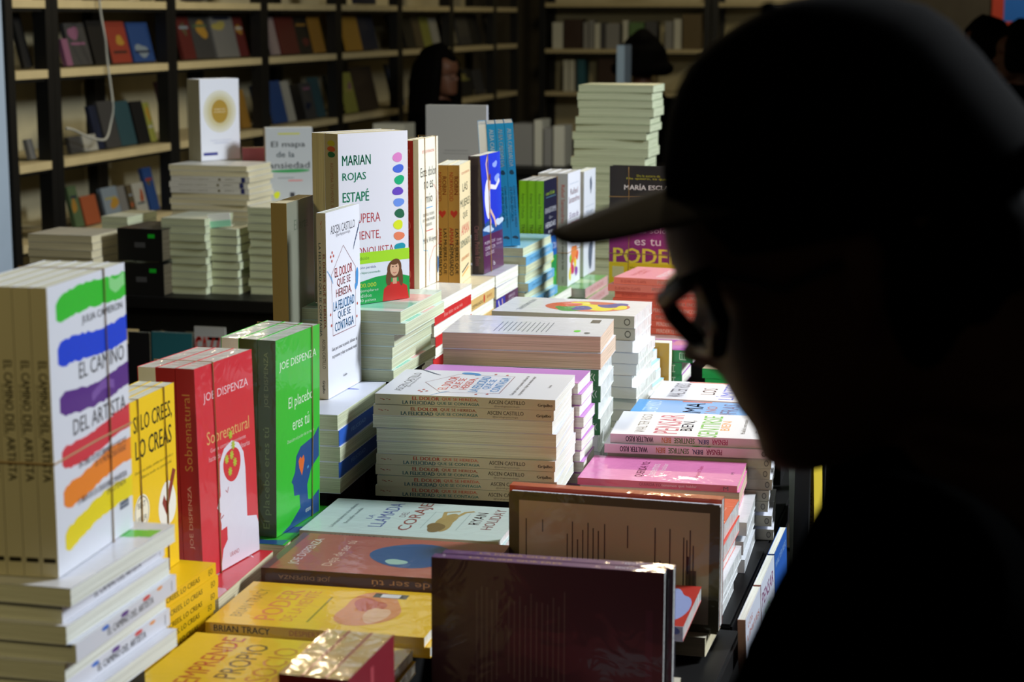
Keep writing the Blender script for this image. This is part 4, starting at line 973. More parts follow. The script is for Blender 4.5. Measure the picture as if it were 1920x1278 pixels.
# the row at the far edge of the middle table
stack((-0.828, 2.675), 1.020, 2, 'este_flat', [('L', 0, 0), ('R', 0.0, 0), ('L', 0.0, 0), ('R', 0.001, 0), ('L', 0, 0), ('R', 0, 0)], 'pile with red spines', 'pile with red spines', desc='red-spined', ref='FR', fill='este_flat', fillturn='R')
standing('este', (-0.896, 2.815, 1.020), -1, 2, ['cream paperback with red and blue curved lines and a red spine', 'red-spined paperback behind the cream cover with curved lines'], 'red-spined books', keys=['este', 'este_red'])
band((-0.896, 2.815, 1.020), -1, -0.0275, 0, 0, 0.100, 0, 0.2385, 'rubber band down the cream cover with curved lines', 'XZ', 0.30)
band((-0.896, 2.815, 1.020), -1, -0.0275, 0, 0, 0.100, 0, 0.2385, 'second rubber band on the cream cover, nearer its fore-edge', 'XZ', 0.85)
stack((-0.853, 2.945), 1.000, 2, 'mujeres_flat', [('L', 0, 0), ('R', 0.0, 0), ('L', -0.002, 0), ('R', 0, 0)], 'pile with amber spines', 'pile with amber spines', desc='amber-spined', ref='FR', fill='mujeres_flat', fillturn='R')
standing('mujeres', (-0.886, 3.010, 1.000), 7, 2, ['yellow cream paperback with a red heart on its tan spine, front one', 'tan-spined paperback with a red heart, behind the yellow cream cover'], 'red heart books')
stack((-0.858, 3.142), 1.000, 1, 'lobos_flat', [('L', 0, 0), ('L', 0.0, 0), ('R', 0.0, 0, 'lobos_dark', 'purple-spined'), ('L', 0, 0)], 'white pile under the blue cover with a leaping woman', 'pile under the leaping woman cover', desc='white', ref='FR', fill='lobos_flat', fillturn='L')
standing('lobos', (-0.882, 3.148, 1.000), -1, 1, ['blue and purple paperback with a painted woman leaping over the sea'], lean=-2)
band((-0.882, 3.148, 1.0005), -1, -0.0215, 0, 0, 0.125, 0, 0.208, 'rubber band down the cover with the leaping woman', 'XZ', 0.35, lean=-2)
stack((-0.850, 3.305), 1.030, 1, 'alba_flat', [('L', 0, 0), ('R', 0.004, 0), ('L', 0.005, 0), ('L', 0.002, 0), ('R', 0.008, 0), ('L', 0.004, 0), ('R', 0.012, 0), ('L', 0.010, 0), ('R', 0.02, 0)], 'pile of light blue spines', 'pile of light blue books', desc='light blue', ref='FR', fill='alba_flat', fillturn='R')
alb = standing('alba', (-0.860, 3.318, 1.0315), 16, 4, ['bright blue paperback upright, its spine next to the lime books', 'bright blue upright paperback, second spine from the lime books', 'bright blue upright paperback, third spine from the lime books', 'bright blue upright paperback, fourth and partly hidden'], 'bright blue upright books', lean=-3.5, flips=(3,))
stack((-0.850, 3.545), 0.905, 0, 'green_flat', [('P', 0, 0)], 'pile under the lime-spined books', 'pile under the lime books', desc='green', ref='FR', fill='green_flat')
standing('transf', (-0.874, 3.555, 0.905), -1, 3, ['dark blue and green paperback with lime spine, front of its bundle', 'lime-spined paperback, second in its bundle', 'lime-spined paperback, third in its bundle'], 'lime-spined bundle')
band((-0.874, 3.555, 0.905), -1, -0.050, 0, 0, 0.110, 0, 0.2265, 'rubber band down the dark blue and green cover', 'XZ', 0.92)
stack((-0.820, 3.700), 0.900, 0, 'green_flat', [('R', 0, 0), ('R', 0.004, 0)], 'green-topped pile with pale pink sides', 'green-topped pile', desc='green and pink', ref='FR', fill='green_flat', fillturn='R')
standing('sant', (-0.862, 3.712, 0.900), 0, 3, ['white paperback with splashes of bright paint and red spine lettering', 'second upright white paperback behind the paint-splash cover', 'third upright white paperback behind the paint-splash cover'], 'paint-splash books')
band((-0.862, 3.712, 0.900), 0, -0.0625, 0, 0, 0.115, 0, 0.2335, 'rubber band level around the paint-splash books', 'XY', 0.30)
standing('bird', (-0.862, 3.862, 0.900), 0, 1, ['white paperback with a grey bird, behind the paint-splash book'])

# middle: wrapped stacks


def thick_stack():
    z = 1.010
    labs = ['white-backed paperback face down on the thick-paged stack, green sticker on top', 'thick brown-paged paperback, second from top below the green sticker']
    for i in range(11):
        z -= 0.0236
        if i < 2:
            b = lay('brownback', -0.655 + 0.002 * i, 2.582, z, 5 - i, 'P', True)
            name_it(b, labs[i], 'book', 'thick-paged stack')
        else:
            b = lay('green_logo', -0.657 + 0.003 * (i % 2), 2.584, z, 5, 'S' if i < 6 else 'P')
            name_it(b, f'{"green-spined" if i < 6 else "white"} wrapped paperback {ORD[i]} in the thick-paged stack', 'book', 'thick-paged stack')


thick_stack()
stack((-0.757, 2.746), 1.002, 1, 'oval', [('S', 0, 0), ('S', 0, 0), ('P', -0.004, 0, 'white_wrap', 'white'), ('P', 0.004, 0, 'white_wrap', 'white'), ('P', 0.001, 0, 'white_wrap', 'white'), ('P', -0.003, 0, 'white_wrap', 'white'), ('P', 0.004, 0, 'white_wrap', 'white'), ('P', 0.001, 0, 'white_wrap', 'white'), ('P', 0.003, 0, 'white_wrap', 'white'), ('P', -0.002, 0, 'white_wrap', 'white'), ('P', 0.001, 0, 'white_wrap', 'white')], 'stack with the colour-patch oval on top', 'stack with the colour-patch oval', desc='grey-spined', fill='white_wrap', fillturn='P')
stack((-0.538, 2.386), 0.968, 3, 'lilac_white', [('P', 0, 0), ('P', 0.004, 0.001), ('P', 0.002, 0), ('P', 0.007, 0), ('P', 0.004, 0), ('P', 0.006, 0), ('P', 0.004, 0), ('P', 0.007, 0), ('P', 0.005, 0), ('P', 0.007, 0), ('P', 0.006, 0)], 'lilac-topped stack behind the tan spines', 'lilac-topped stack', desc='lilac and white', ref='FR', fill='lilac_white', fillturn='P')
stack((-0.560, 2.902), 0.940, -2, 'blue_step', [('R', 0, 0), ('L', 0.006, 0), ('R', 0.012, 0), ('L', 0.018, 0), ('R', 0.019, 0), ('L', 0.024, 0), ('R', 0.024, 0), ('L', 0.028, 0), ('R', 0.028, 0), ('L', 0.03, 0)], 'stepped pale blue stack beside the mustard book', 'stepped pale blue stack', desc='pale blue', ref='FR', fill='blue_step', fillturn='R')

# the column along the aisle
stack((-0.519, 2.301), 0.860, 3, 'pink', [('S', 0, 0), ('P', 0.002, 0.003, 'pink_pages', 'pink'), ('P', -0.002, 0.002, 'pink_pages', 'pink'), ('P', 0.003, 0, 'white_wrap', 'white')], 'glossy pink-topped pile', 'pink-topped pile', desc='pink', fill='white_wrap', fillturn='P')
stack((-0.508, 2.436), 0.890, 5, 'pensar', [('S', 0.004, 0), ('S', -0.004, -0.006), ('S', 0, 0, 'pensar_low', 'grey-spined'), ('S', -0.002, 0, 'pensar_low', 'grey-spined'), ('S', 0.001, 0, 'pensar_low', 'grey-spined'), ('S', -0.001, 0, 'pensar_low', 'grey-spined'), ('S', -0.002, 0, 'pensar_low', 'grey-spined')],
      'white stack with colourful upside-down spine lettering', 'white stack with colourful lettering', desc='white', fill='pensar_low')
stack((-0.514, 2.594), 0.880, 3, 'riso_blue', [('S', 0, 0), ('S', 0.002, 0), ('S', 0, 0)], 'sky-blue pile behind the colourful lettering', 'sky-blue pile', desc='sky blue', fill='pensar_low')
stack((-0.506, 2.735), 0.880, 2, 'limites', [('S', 0, 0), ('S', 0.003, 0), ('S', 0, 0)], 'white pile with red and blue scrawled title', 'white pile with scrawled title', desc='white', fill='pensar_low')
stack((-0.490, 3.043), 0.900, 1, 'egreen', [('S', 0.0, 0), ('S', -0.019, -0.003), ('S', -0.018, -0.002)], 'purple-topped stack with dark green spines', 'purple-topped stack', desc='green-spined', ref='FR', fill='egreen')
b = standing('mustard', (-0.570, 3.008, 0.7505), -90, 1, ['narrow mustard yellow book upright between blue and green stacks'])
stack((-0.475, 3.048), 0.870, 0, 'greenspine', [('S', 0, 0), ('S', 0.004, 0.002)], 'bright green-spined pile below the nose of the man', 'bright green pile', desc='bright green', fill='greenspine')
stack((-0.625, 3.180), 0.8905, -3, 'lilac_back', [('S', 0, 0, None, 'pale lilac'), ('S', 0.003, 0.0)], 'pale lilac layer under the coral stack', 'pale lilac layer', desc='pale lilac', fill='lilac_back')
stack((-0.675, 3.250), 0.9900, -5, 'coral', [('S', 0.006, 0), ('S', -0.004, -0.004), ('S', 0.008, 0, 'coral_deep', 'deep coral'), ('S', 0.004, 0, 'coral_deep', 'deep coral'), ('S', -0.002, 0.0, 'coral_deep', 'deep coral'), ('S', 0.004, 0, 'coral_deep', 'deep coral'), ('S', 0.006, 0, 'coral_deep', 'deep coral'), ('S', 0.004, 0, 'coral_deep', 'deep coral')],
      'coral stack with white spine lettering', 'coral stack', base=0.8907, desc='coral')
stack((-0.70, 3.43), 0.938, 0, 'far_white', [('S', 0, 0)], 'pile under the black, magenta and yellow cover', 'pile under the magenta cover', desc='white', fill='far_white')
pm = dep(1163, 312, 3.60)
standing('maria', (pm.x, 3.44, 0.9385), -94, 2, ['black, magenta and yellow paperback facing out behind the coral stack', 'black paperback right behind the black, magenta and yellow one'], 'magenta cover books')
for q in (0.27, 0.62):
    band((pm.x, 3.44, 0.9385), -94, -0.0405, 0, 0, 0.15, 0, 0.232, 'cream rubber band across the black and magenta cover' + (', lower one' if q < 0.5 else ', upper one'), 'XY', 0.30 if q < 0.5 else 0.76)
band((pm.x, 3.44, 0.9385), -94, -0.0405, 0, 0, 0.15, 0, 0.232, 'cream rubber band running down the black and magenta cover', 'XZ', 0.25)

# ------------------------------------------------------------------ low table behind
pt = dep(1085, 172, 4.42)
stack((pt.x, pt.y), 1.290, 1, 'pale_green', [('P', 0, 0, 'pale_green_dark', 'dull green')] + [('P', 0.004 * ((i * 7) % 5 - 2) / 2 - 0.002 * i, 0, k, d) for i, (k, d) in enumerate([('pale_green_dark', 'dull green')] * 2 + [('pale_green', 'pale green')] + [('pale_green_dark', 'dull green')] * 3 + [('pale_green', 'pale green')] * 3 + [('pale_green_dark', 'dull green')] * 2 + [('pale_green', 'pale green')] * 2 + [('pale_green_dark', 'dull green')] * 2 + [('pale_green', 'pale green')] * 3)],
      'very tall pale green stack by the cap brim', 'very tall pale green stack', base=0.77, desc='pale green', fill='pale_green', fillturn='P', riser=False)


def rear(px0, px1, ytop, ybot, key, n, place, desc, d=4.68, turn='P', base=0.77):
    a, c = dep(px0, ytop, d), dep(px1, ytop, d)
    s = SPECS[key]
    z = a.z
    stack((a.x, a.y), z, 0, key, [(turn, 0, 0)], place, place, base=base, desc=desc, fill=key, fillturn=turn, riser=False)
    return a


rear(52, 150, 438, 553, 'rear_grey', 6, 'grey-edged stack nearest the pale pillar', 'grey-edged', 4.62)
rear(302, 387, 408, 553, 'rear_pale', 10, 'pale green-edged stack beside the black hardcovers', 'pale', 4.62)
rear(392, 460, 428, 553, 'rear_thin', 10, 'narrow pale stack with the white card on it', 'pale', 4.62)
rear(464, 512, 388, 556, 'rear_thin', 10, 'narrow pale stack behind the tan upright book', 'pale', 4.60)
rear(220, 300, 427, 548, 'black_box', 3, 'black stack with bright green stickers', 'black', 4.60, 'S')
rear(190, 222, 405, 548, 'rear_thin', 3, 'thin pale stack half hidden by the black hardcovers', 'pale', 4.86)
a = dep(318, 308, 4.86)
stack((a.x, a.y), a.z, 0, 'habit_flat', [(q, 0.003 * (k % 3) - 0.003, 0) for k, q in enumerate('PPSSSPPPPP')], 'cream stack under the gold-circle book', 'cream stack under the gold-circle book', base=0.77, desc='cream', fill='habit_flat', fillturn='P', riser=False)
pa = dep(372, 308, 4.94)
standing('gold_circle', (pa.x, pa.y + 0.02, a.z + 0.0004), -30, 4, ['white paperback with a gold circle on its cover', 'grey-edged paperback, second behind the gold-circle cover', 'grey-edged paperback, third behind the gold-circle cover', 'grey-edged paperback, fourth behind the gold-circle cover'], 'gold-circle books')
pm2 = dep(497, 386, 4.96)
stack((pm2.x - 0.02, pm2.y - 0.02), pm2.z, 0, 'habit_flat', [('P', 0, 0)], 'cream stack under the grey serif-lettered book', 'cream stack under the grey book', base=0.77, desc='cream', fill='habit_flat', fillturn='P')
standing('mapa', (pm2.x, pm2.y + 0.012, pm2.z + 0.0004), -62, 2, ['pale grey paperback with large serif lettering and a green underline', 'pale paperback right behind the serif-lettered grey one'], 'serif-lettered grey books')
standing('pink_cover', (pm2.x - 0.075, pm2.y + 0.035, pm2.z + 0.0004), -62, 1, ['dull pink paperback between the gold-circle and the grey serif-lettered books'])
pk = dep(800, 207, 4.45)
stack((pk.x - 0.02, pk.y), 1.0, 0, 'rear_grey', [('P', 0, 0)], 'grey stack behind the row with curved lines', 'grey stack behind the row', base=0.77, desc='grey', fill='rear_grey', fillturn='P')
name_it(lay('grey_back', 0, 0, 5), 'plain grey back of a paperback standing in front of the seated woman', 'book')
gbk = [o for o in COL.objects if o.get('label', '').startswith('plain grey back')][0]
gbk.rotation_euler = rotz(92).to_euler()
gbk.location = (pk.x + 0.15 - 0.01, pk.y + 0.03, 1.0004)
SPC = dep(382, 428, 4.56)
bm = bmesh.new()
rbox(bm, 0, 0.058, 0, 0.002, 0, 0.034, 0.0006, 0)
box(bm, 0, 0.058, -0.0004, -0.0002, 0.0, 0.016, 1)
box(bm, 0.0, 0.058, 0.002, 0.03, 0, 0.001, 0)
o = link_mesh('price_card', bm, [mat('card_white', '#f0f2ee', 0.4), mat('card_green', '#9fe0c0', 0.4)])
ac = dep(392, 428, 4.62)
o.location = (ac.x - 0.002, ac.y + 0.004, ac.z + 0.0004)
o.rotation_euler = (0, math.radians(-6), 0.1)
name_it(o, 'small white and green price card on the narrow pale stack', 'card')

# what stands on the lower shelf of the low table
for px0, px1, yt, c, lab, ops in ((240, 282, 622, '#16161a', 'black magazine leaning under the low table', []), (284, 362, 622, '#2a6a78', 'teal magazine leaning under the low table', [E(0.4, 0.7, 0.2, 0.15, '#4a8a94', 0.1, 1)]), (364, 424, 612, '#b9bcc4', 'white magazine with red capitals under the low table', [T('CAZZ', 0.42, 0.86, 0.8, 0.16, '#c02c24', 0.02), E(0.55, 0.5, 0.25, 0.3, '#3a3c44', 0.1, 2)])):
    a, c2 = aty(px0, yt, 4.170), aty(px1, yt, 4.170)
    k = 'mag' + str(px0)
    spec(k, max(0.05, a.z - 0.30), (c2 - a).length - 0.003, 0.006, c, fops=ops)
    standing(k, (a.x, a.y, 0.3004), -90, 1, [lab], lean=0)

# ------------------------------------------------------------------ books on the side of the table towards the aisle
def ledge(name, x0, x1, y0, y1, z, label):
    root = empty(name, ((x0 + x1) / 2, (y0 + y1) / 2, 0))
    hx, hy = (x1 - x0) / 2, (y1 - y0) / 2
    bm = bmesh.new()
    box(bm, -hx, hx, -hy, hy, z - 0.02, z)
    link_mesh('shelf', bm, [black_lam], root)
    for sy in (-1, 1):
        bm = bmesh.new()
        box(bm, -hx, hx, sy * hy - 0.01 * (sy > 0), sy * hy + 0.01 * (sy < 0), 0, z - 0.0205)
        link_mesh('leg', bm, [black_metal], root)
    name_it(root, label, 'shelf')


ledge('side_shelf', -0.2705, -0.20, 2.00, 2.47, 0.655, 'low black side shelf along the aisle side of the middle table')
ti_ops = [T('LOS', 0.3, 0.90, 0.3, 0.06, '#c0562c'), T('LÍMITES', 0.5, 0.80, 0.8, 0.07, '#c0562c'), T('DE TI', 0.5, 0.58, 0.5, 0.14, '#3a4ab4', 0.01), L([(0.3, 0.36), (0.7, 0.42)], 0.003, '#5a8a8a'), L([(0.3, 0.31), (0.7, 0.37)], 0.003, '#5a8a8a'), L([(0.3, 0.26), (0.7, 0.32)], 0.003, '#5a8a8a'), T('A', 0.7, 0.08, 0.2, 0.08, '#4a4a54')]
am_ops = [T('PENSAR', 0.5, 0.82, 0.84, 0.14, '#9a2a74', 0.01), T('BIEN', 0.45, 0.64, 0.4, 0.07, '#4aa43c', 0.01), T('SER', 0.6, 0.52, 0.5, 0.10, '#d9a04a', 0.01), T('AMOR', 0.5, 0.30, 0.7, 0.14, '#a82a64', 0.01)]
spec('side_ti', 0.125, 0.130, 0.009, '#d6dbe8', '#c9a088', fops=ti_ops)
spec('side_am', 0.125, 0.130, 0.009, '#d6dbe8', '#a0584a', fops=am_ops)
spec('side_blue', 0.125, 0.130, 0.009, '#2a5fb4', '#1f4a94', fops=[T('WALTER RISO', 0.5, 0.86, 0.86, 0.07, '#a9cdf0', 0.01)])
for k, y, lab in (('side_ti', 2.015, 'pale paperback with blue scrawl on the side shelf'), ('side_am', 2.150, 'pale paperback with plum and orange scrawl on the side shelf'), ('side_blue', 2.285, 'blue paperback on the side shelf, past the scrawled covers')):
    standing(k, (-0.256, y, 0.6555), 0, 1, [lab], 'paperbacks on the side shelf', lean=-2)


def crate(x0, x1, y0, y1, z0, z1, label):
    root = empty('display_rack', ((x0 + x1) / 2, (y0 + y1) / 2, 0))
    hx, hy = (x1 - x0) / 2, (y1 - y0) / 2
    for nm, bx in (('base_plate', (-hx, hx, -hy, hy, z0 - 0.02, z0)), ('back_panel', (hx - 0.015, hx, -hy, hy, z0, z1))):
        bm = bmesh.new()
        box(bm, *bx)
        link_mesh(nm, bm, [black_metal], root)
    for sy in (-1, 1):
        bm = bmesh.new()
        cy = sy * (hy - 0.012)
        box(bm, -hx, -hx + 0.02, cy - 0.012, cy + 0.012, 0, z1 + 0.05)
        link_mesh('post', bm, [black_metal], root)
    name_it(root, label, 'rack')


crate(-0.262, -0.06, 2.52, 2.78, 0.665, 0.86, 'black display rack beyond the aisle, behind the chin of the man')
spec('rack_red', 0.19, 0.12, 0.010, '#a8463c', '#a8463c', fops=[T('MONJE', 0.4, 0.6, 0.5, 0.08, '#d6b06a'), R(0.5, 0.3, 0.6, 0.1, '#c97a6c')], sops=[R(0.5, 0.5, 0.7, 0.5, '#c97a6c')])
spec('rack_yellow', 0.20, 0.12, 0.010, '#e0c43a', '#dcc24a', pages='white', fops=[E(0.3, 0.1, 0.1, 0.05, '#2a7a4a')], sops=[T('CÓMO EMPEZAR', 0.35, 0.5, 0.6, 0.5, '#b8402a', 0.01), R(0.93, 0.5, 0.1, 0.8, '#2a7a4a')], sdir='bt')
spec('rack_grey', 0.17, 0.12, 0.010, '#7f8a7c', '#8f9686', film=True, pages='film')
for k, px, y, lab in (('rack_grey', 1497, 2.545, 'greyish wrapped book at the near end of the display rack'), ('rack_red', 1514, 2.55, 'dull red book second on the display rack'), ('rack_yellow', 1530, 2.555, 'yellow book with red capitals on the display rack')):
    a = aty(px, 1000, y)
    standing(k, (a.x, y, 0.6654), 0, 1, [lab], 'books on the display rack', lean=-2)

# ------------------------------------------------------------------ books on the far shelves
CN = {'#1a1a1c': 'black', '#4a4a4c': 'grey', '#8a8a88': 'light grey', '#c03a22': 'red', '#7a1f1c': 'dark red', '#c98a1c': 'amber', '#e0a020': 'golden yellow', '#1f4fa8': 'blue', '#14244a': 'navy', '#c9c9bc': 'cream', '#5a7a4a': 'green', '#2a5a68': 'teal',
      '#6a5a3a': 'brown', '#d05a26': 'orange', '#a45a8a': 'mauve', '#b0b43a': 'olive', '#8fa4b8': 'pale blue', '#3a2a22': 'dark brown', '#b9a0a0': 'dusty pink', '#c9b84a': 'straw yellow'}


def patch(seed):
    r = random.Random(seed)
    c = list(CN)
    return [E(r.uniform(0.3, 0.7), r.uniform(0.25, 0.8), r.uniform(0.15, 0.35), r.uniform(0.08, 0.2), r.choice(c), 0.2, seed), R(0.5, r.uniform(0.1, 0.9), 0.7, 0.06, r.choice(c))]


CNT = {}


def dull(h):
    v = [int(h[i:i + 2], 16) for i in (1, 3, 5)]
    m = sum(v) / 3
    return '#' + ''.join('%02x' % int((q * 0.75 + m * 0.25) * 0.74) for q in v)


def flat_book(p, L_, H, Tk, c, rot, lab, patches=None, lean=12):
    """one small far book as a single closed mesh: cover, spine and page block colours by face"""
    bm = bmesh.new()
    mats, idx = [], {}

    def mi(cc):
        if cc not in idx:
            idx[cc] = len(mats)
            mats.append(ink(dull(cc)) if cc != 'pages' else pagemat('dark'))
        return idx[cc]
    box(bm, 0, Tk, 0, L_, 0, H, mi(c))
    bm.faces.ensure_lookup_table()
    for f in bm.faces:
        f.normal_update()
        if f.normal.z > 0.9 or f.normal.y > 0.9:
            f.material_index = mi('pages')
    if patches:
        draw(bm, patches, (Tk, 0, 0), (0, L_, 0), (0, 0, H), mi)
    o = link_mesh('shelf_book', bm, mats)
    M = rotz(rot) @ Matrix.Rotation(math.radians(-lean), 3, 'Y')
    o.rotation_euler = M.to_euler()
    o.location = Vector(p) + Vector((0, 0, Tk * math.sin(math.radians(lean)) + 0.0005))
    name_it(o, lab, 'book')
    return o


SEQ = ['first', 'second', 'third', 'fourth', 'fifth', 'sixth', 'seventh', 'eighth', 'ninth', 'tenth', 'eleventh', 'twelfth', 'thirteenth', 'fourteenth', 'fifteenth', 'sixteenth', 'seventeenth', 'eighteenth', 'nineteenth', 'twentieth']


def shelf_row(z, items, shelf, x=-3.27, step=0.0):
    """items: (px left, px right, y of the top edge in the photo, colour, patches) leaning on the left wall shelf at height z"""
    last = -9
    for i, (pl, pr_, yt, c, pt_) in enumerate(items):
        a = atx(pl, 60, x)
        b = atx(pr_, 60, x)
        top = atx((pl + pr_) / 2, yt, x - 0.03).z
        up = min([q for q in SHZ + [1.9] if q > z + 0.01]) - z - 0.046
        H = min(max(0.06, top - z), up)
        bay = next((j for j in range(len(POSTS) - 1) if POSTS[j] <= (a.y + b.y) / 2 < POSTS[j + 1]), 7)
        y0, y1 = max(a.y, POSTS[bay] + 0.05), min(b.y, POSTS[bay + 1] - 0.05)
        y0 = max(y0, last + 0.003)
        last = max(last, y1)
        key = (shelf, bay)
        CNT[key] = CNT.get(key, 0) + 1
        if y1 - y0 < 0.02:
            continue
        flat_book((x + 0.004 * (i % 2), y0 + 0.001, z), y1 - y0 - 0.002, H, 0.016, c, 0, f'{CN[c]} book {SEQ[CNT[key] - 1]} on the {shelf}, {bay_words[bay]}', patch(i * 7 + int(z * 100)) if pt_ else None, 13)


g = '#4a4a4c'
k_ = '#1a1a1c'
shelf_row(1.268, [(36, 60, 20, k_, 0), (60, 80, 20, k_, 1), (80, 98, 22, k_, 0), (114, 126, 75, '#a45a8a', 0), (127, 165, 45, g, 1), (168, 200, 40, k_, 0), (203, 240, 42, '#c03a22', 1), (242, 283, 44, '#1f4fa8', 1), (285, 320, 44, g, 1),
                  (336, 360, 20, '#7a1f1c', 1), (362, 398, 12, g, 1), (400, 442, 10, '#8a8a88', 1), (444, 470, 20, '#7a1f1c', 1), (472, 498, 30, k_, 0), (507, 520, 32, '#b9a0a0', 0), (521, 555, 30, '#7a1f1c', 0), (556, 582, 30, k_, 1), (584, 604, 30, '#c98a1c', 0), (606, 634, 15, '#c98a1c', 1),
                  (646, 674, 4, '#e0a020', 0), (676, 705, 20, '#14244a', 0), (707, 748, 15, '#14244a', 1), (758, 775, 35, k_, 0), (776, 790, 32, '#6a5a3a', 0), (792, 808, 30, '#b0b43a', 0), (809, 826, 35, '#c9c9bc', 0), (828, 846, 30, k_, 0), (858, 880, 24, g, 0), (882, 900, 24, k_, 0), (902, 920, 24, g, 0)], 'third shelf up')
shelf_row(0.955, [(40, 62, 262, '#8a8a88', 0), (64, 98, 270, '#3a2a22', 0), (118, 140, 258, g, 0), (142, 168, 256, '#c9c9bc', 0), (150, 182, 200, '#14244a', 0), (184, 212, 190, g, 0), (214, 244, 190, '#2a5a68', 0), (246, 268, 190, k_, 0), (270, 302, 192, '#b0b43a', 1), (304, 320, 152, '#a45a8a', 1),
                  (446, 470, 168, '#c98a1c', 0), (472, 496, 160, '#1f4fa8', 0), (508, 532, 152, '#1f4fa8', 0), (534, 546, 152, '#c9c9bc', 0), (548, 566, 158, k_, 0), (568, 586, 155, g, 1), (588, 604, 145, '#2a5a68', 0), (606, 616, 140, '#c03a22', 0), (618, 632, 140, '#2a5a68', 0),
                  (645, 664, 136, '#b0b43a', 1), (666, 705, 125, '#3a2a22', 0), (708, 752, 120, '#1f4fa8', 1), (860, 885, 130, k_, 1), (890, 915, 130, g, 0)], 'second shelf up')
shelf_row(0.685, [(46, 72, 385, '#8a8a88', 0), (74, 100, 378, g, 0), (121, 138, 350, '#5a7a4a', 1), (139, 168, 368, '#d05a26', 0), (169, 178, 365, k_, 0), (180, 210, 352, '#8fa4b8', 1), (212, 226, 350, '#8a8a88', 0), (228, 238, 348, '#6a5a3a', 1), (240, 262, 344, '#c9c9bc', 1), (264, 312, 312, '#1f4fa8', 1)], 'lowest visible shelf')
shelf_row(1.505, [(114, 160, -25, g, 0), (168, 200, -30, k_, 0), (205, 240, -28, '#b0b43a', 0), (262, 300, -26, '#5a7a4a', 0), (340, 380, -30, g, 0), (660, 700, -20, '#14244a', 0)], 'fourth shelf up')


def back_row(z, items, shelf, y=12.86):
    for i, (pl, pr_, yt, c) in enumerate(items):
        a, b = aty(pl, 60, y), aty(pr_, 60, y)
        H = max(0.05, aty(pl, yt, y).z - z)
        H = min(H, 0.235)
        if any(abs(q - (a.x + b.x) / 2) < 0.05 + (b.x - a.x) / 2 for q in (-3.16, -2.0, -1.95, -0.82)) or a.x < -3.13:
            continue
        bm = bmesh.new()
        box(bm, 0, b.x - a.x - 0.003, 0, 0.14, 0, H, 0)
        o = link_mesh('shelf_book', bm, [ink(c)])
        o.location = (a.x, y, z + 0.0005)
        name_it(o, f'{CN[c]} book {SEQ[i]} from the corner on the {shelf} of the back wall', 'book')


back_row(1.225, [(985, 996, 40, '#5a7a4a'), (998, 1012, 45, '#6a5a3a'), (1014, 1034, 38, '#c9c9bc'), (1036, 1056, 42, '#c9c9bc'), (1057, 1092, 36, '#3a2a22'), (1094, 1104, 42, '#8a8a88'), (1105, 1114, 38, '#8a8a88'), (1115, 1126, 44, '#c9c9bc'), (1127, 1134, 42, g), (1136, 1162, 44, '#8a8a88'), (1168, 1178, 38, '#c9c9bc'), (1180, 1208, 42, '#5a7a4a'), (1210, 1232, 40, g), (1247, 1262, 40, '#8a8a88'), (1264, 1278, 36, '#c9c9bc'), (1280, 1316, 20, '#6a5a3a')], 'upper shelf')
back_row(0.93, [(985, 1030, 118, '#c03a22'), (1032, 1055, 128, '#7a1f1c'), (1057, 1067, 113, '#c9c9bc'), (1068, 1078, 113, '#c9c9bc'), (1083, 1098, 112, '#2a5a68'), (1122, 1152, 90, '#3a2a22'), (1176, 1230, 130, '#6a5a3a')], 'lower shelf')

# far table: piles beside the woman
fa = dep(970, 298, 9.0)
for i, (px0, px1, yt, c, lab) in enumerate(((962, 1000, 232, '#8a8a88', 'grey block of paper on the far table'), (1002, 1018, 225, '#c9c9bc', 'cream book upright on the far table'), (1020, 1036, 240, '#8a8a88', 'grey book upright on the far table'), (1038, 1060, 236, '#c9c9bc', 'white book on the far table by the tall green stack'), (1155, 1171, 85, '#8fa4b8', 'pale blue book sticking up behind the tall green stack'), (905, 930, 232, '#6a5a3a', 'brown book upright on the far table'), (700, 760, 232, '#c9c9bc', 'cream book on the far table beside the woman'))):
    a, b = aty(px0, 250, 8.42), aty(px1, 250, 8.42)
    H = aty(px0, yt, 8.42).z - 0.766
    bm = bmesh.new()
    box(bm, 0, b.x - a.x - 0.004, 0, 0.16, 0, H, 0)
    o = link_mesh('paperback', bm, [ink(c)])
    o.location = (a.x, 8.42, 0.7665)
    name_it(o, lab, 'book')

# white charging cable looping over the shelf
bm = bmesh.new()
cpts = [atx(px, py, XF + 0.012) for px, py in ((184, -40), (186, 20), (193, 70), (200, 105), (204, 150), (208, 200), (207, 232), (198, 258), (183, 262), (160, 254), (135, 243), (118, 240))]
cpts = [c + Vector((0.004 * (i % 3), 0, 0)) for i, c in enumerate(cpts)]
P2 = []
for i in range(len(cpts) - 1):
    p0, p1, p2, p3 = cpts[max(i - 1, 0)], cpts[i], cpts[i + 1], cpts[min(i + 2, len(cpts) - 1)]
    for t in (0, 0.25, 0.5, 0.75):
        P2.append(0.5 * ((2 * p1) + (p2 - p0) * t + (2 * p0 - 5 * p1 + 4 * p2 - p3) * t * t + (3 * p1 - p0 - 3 * p2 + p3) * t ** 3))
tube(bm, P2, 0.0045, 8)
o = link_mesh('hanging_cable', bm, [mat('cable_white', '#a8aaa4', 0.5)], smooth=True)
name_it(o, 'white cable hanging in a loop over the shelves by the pale pillar', 'cable')

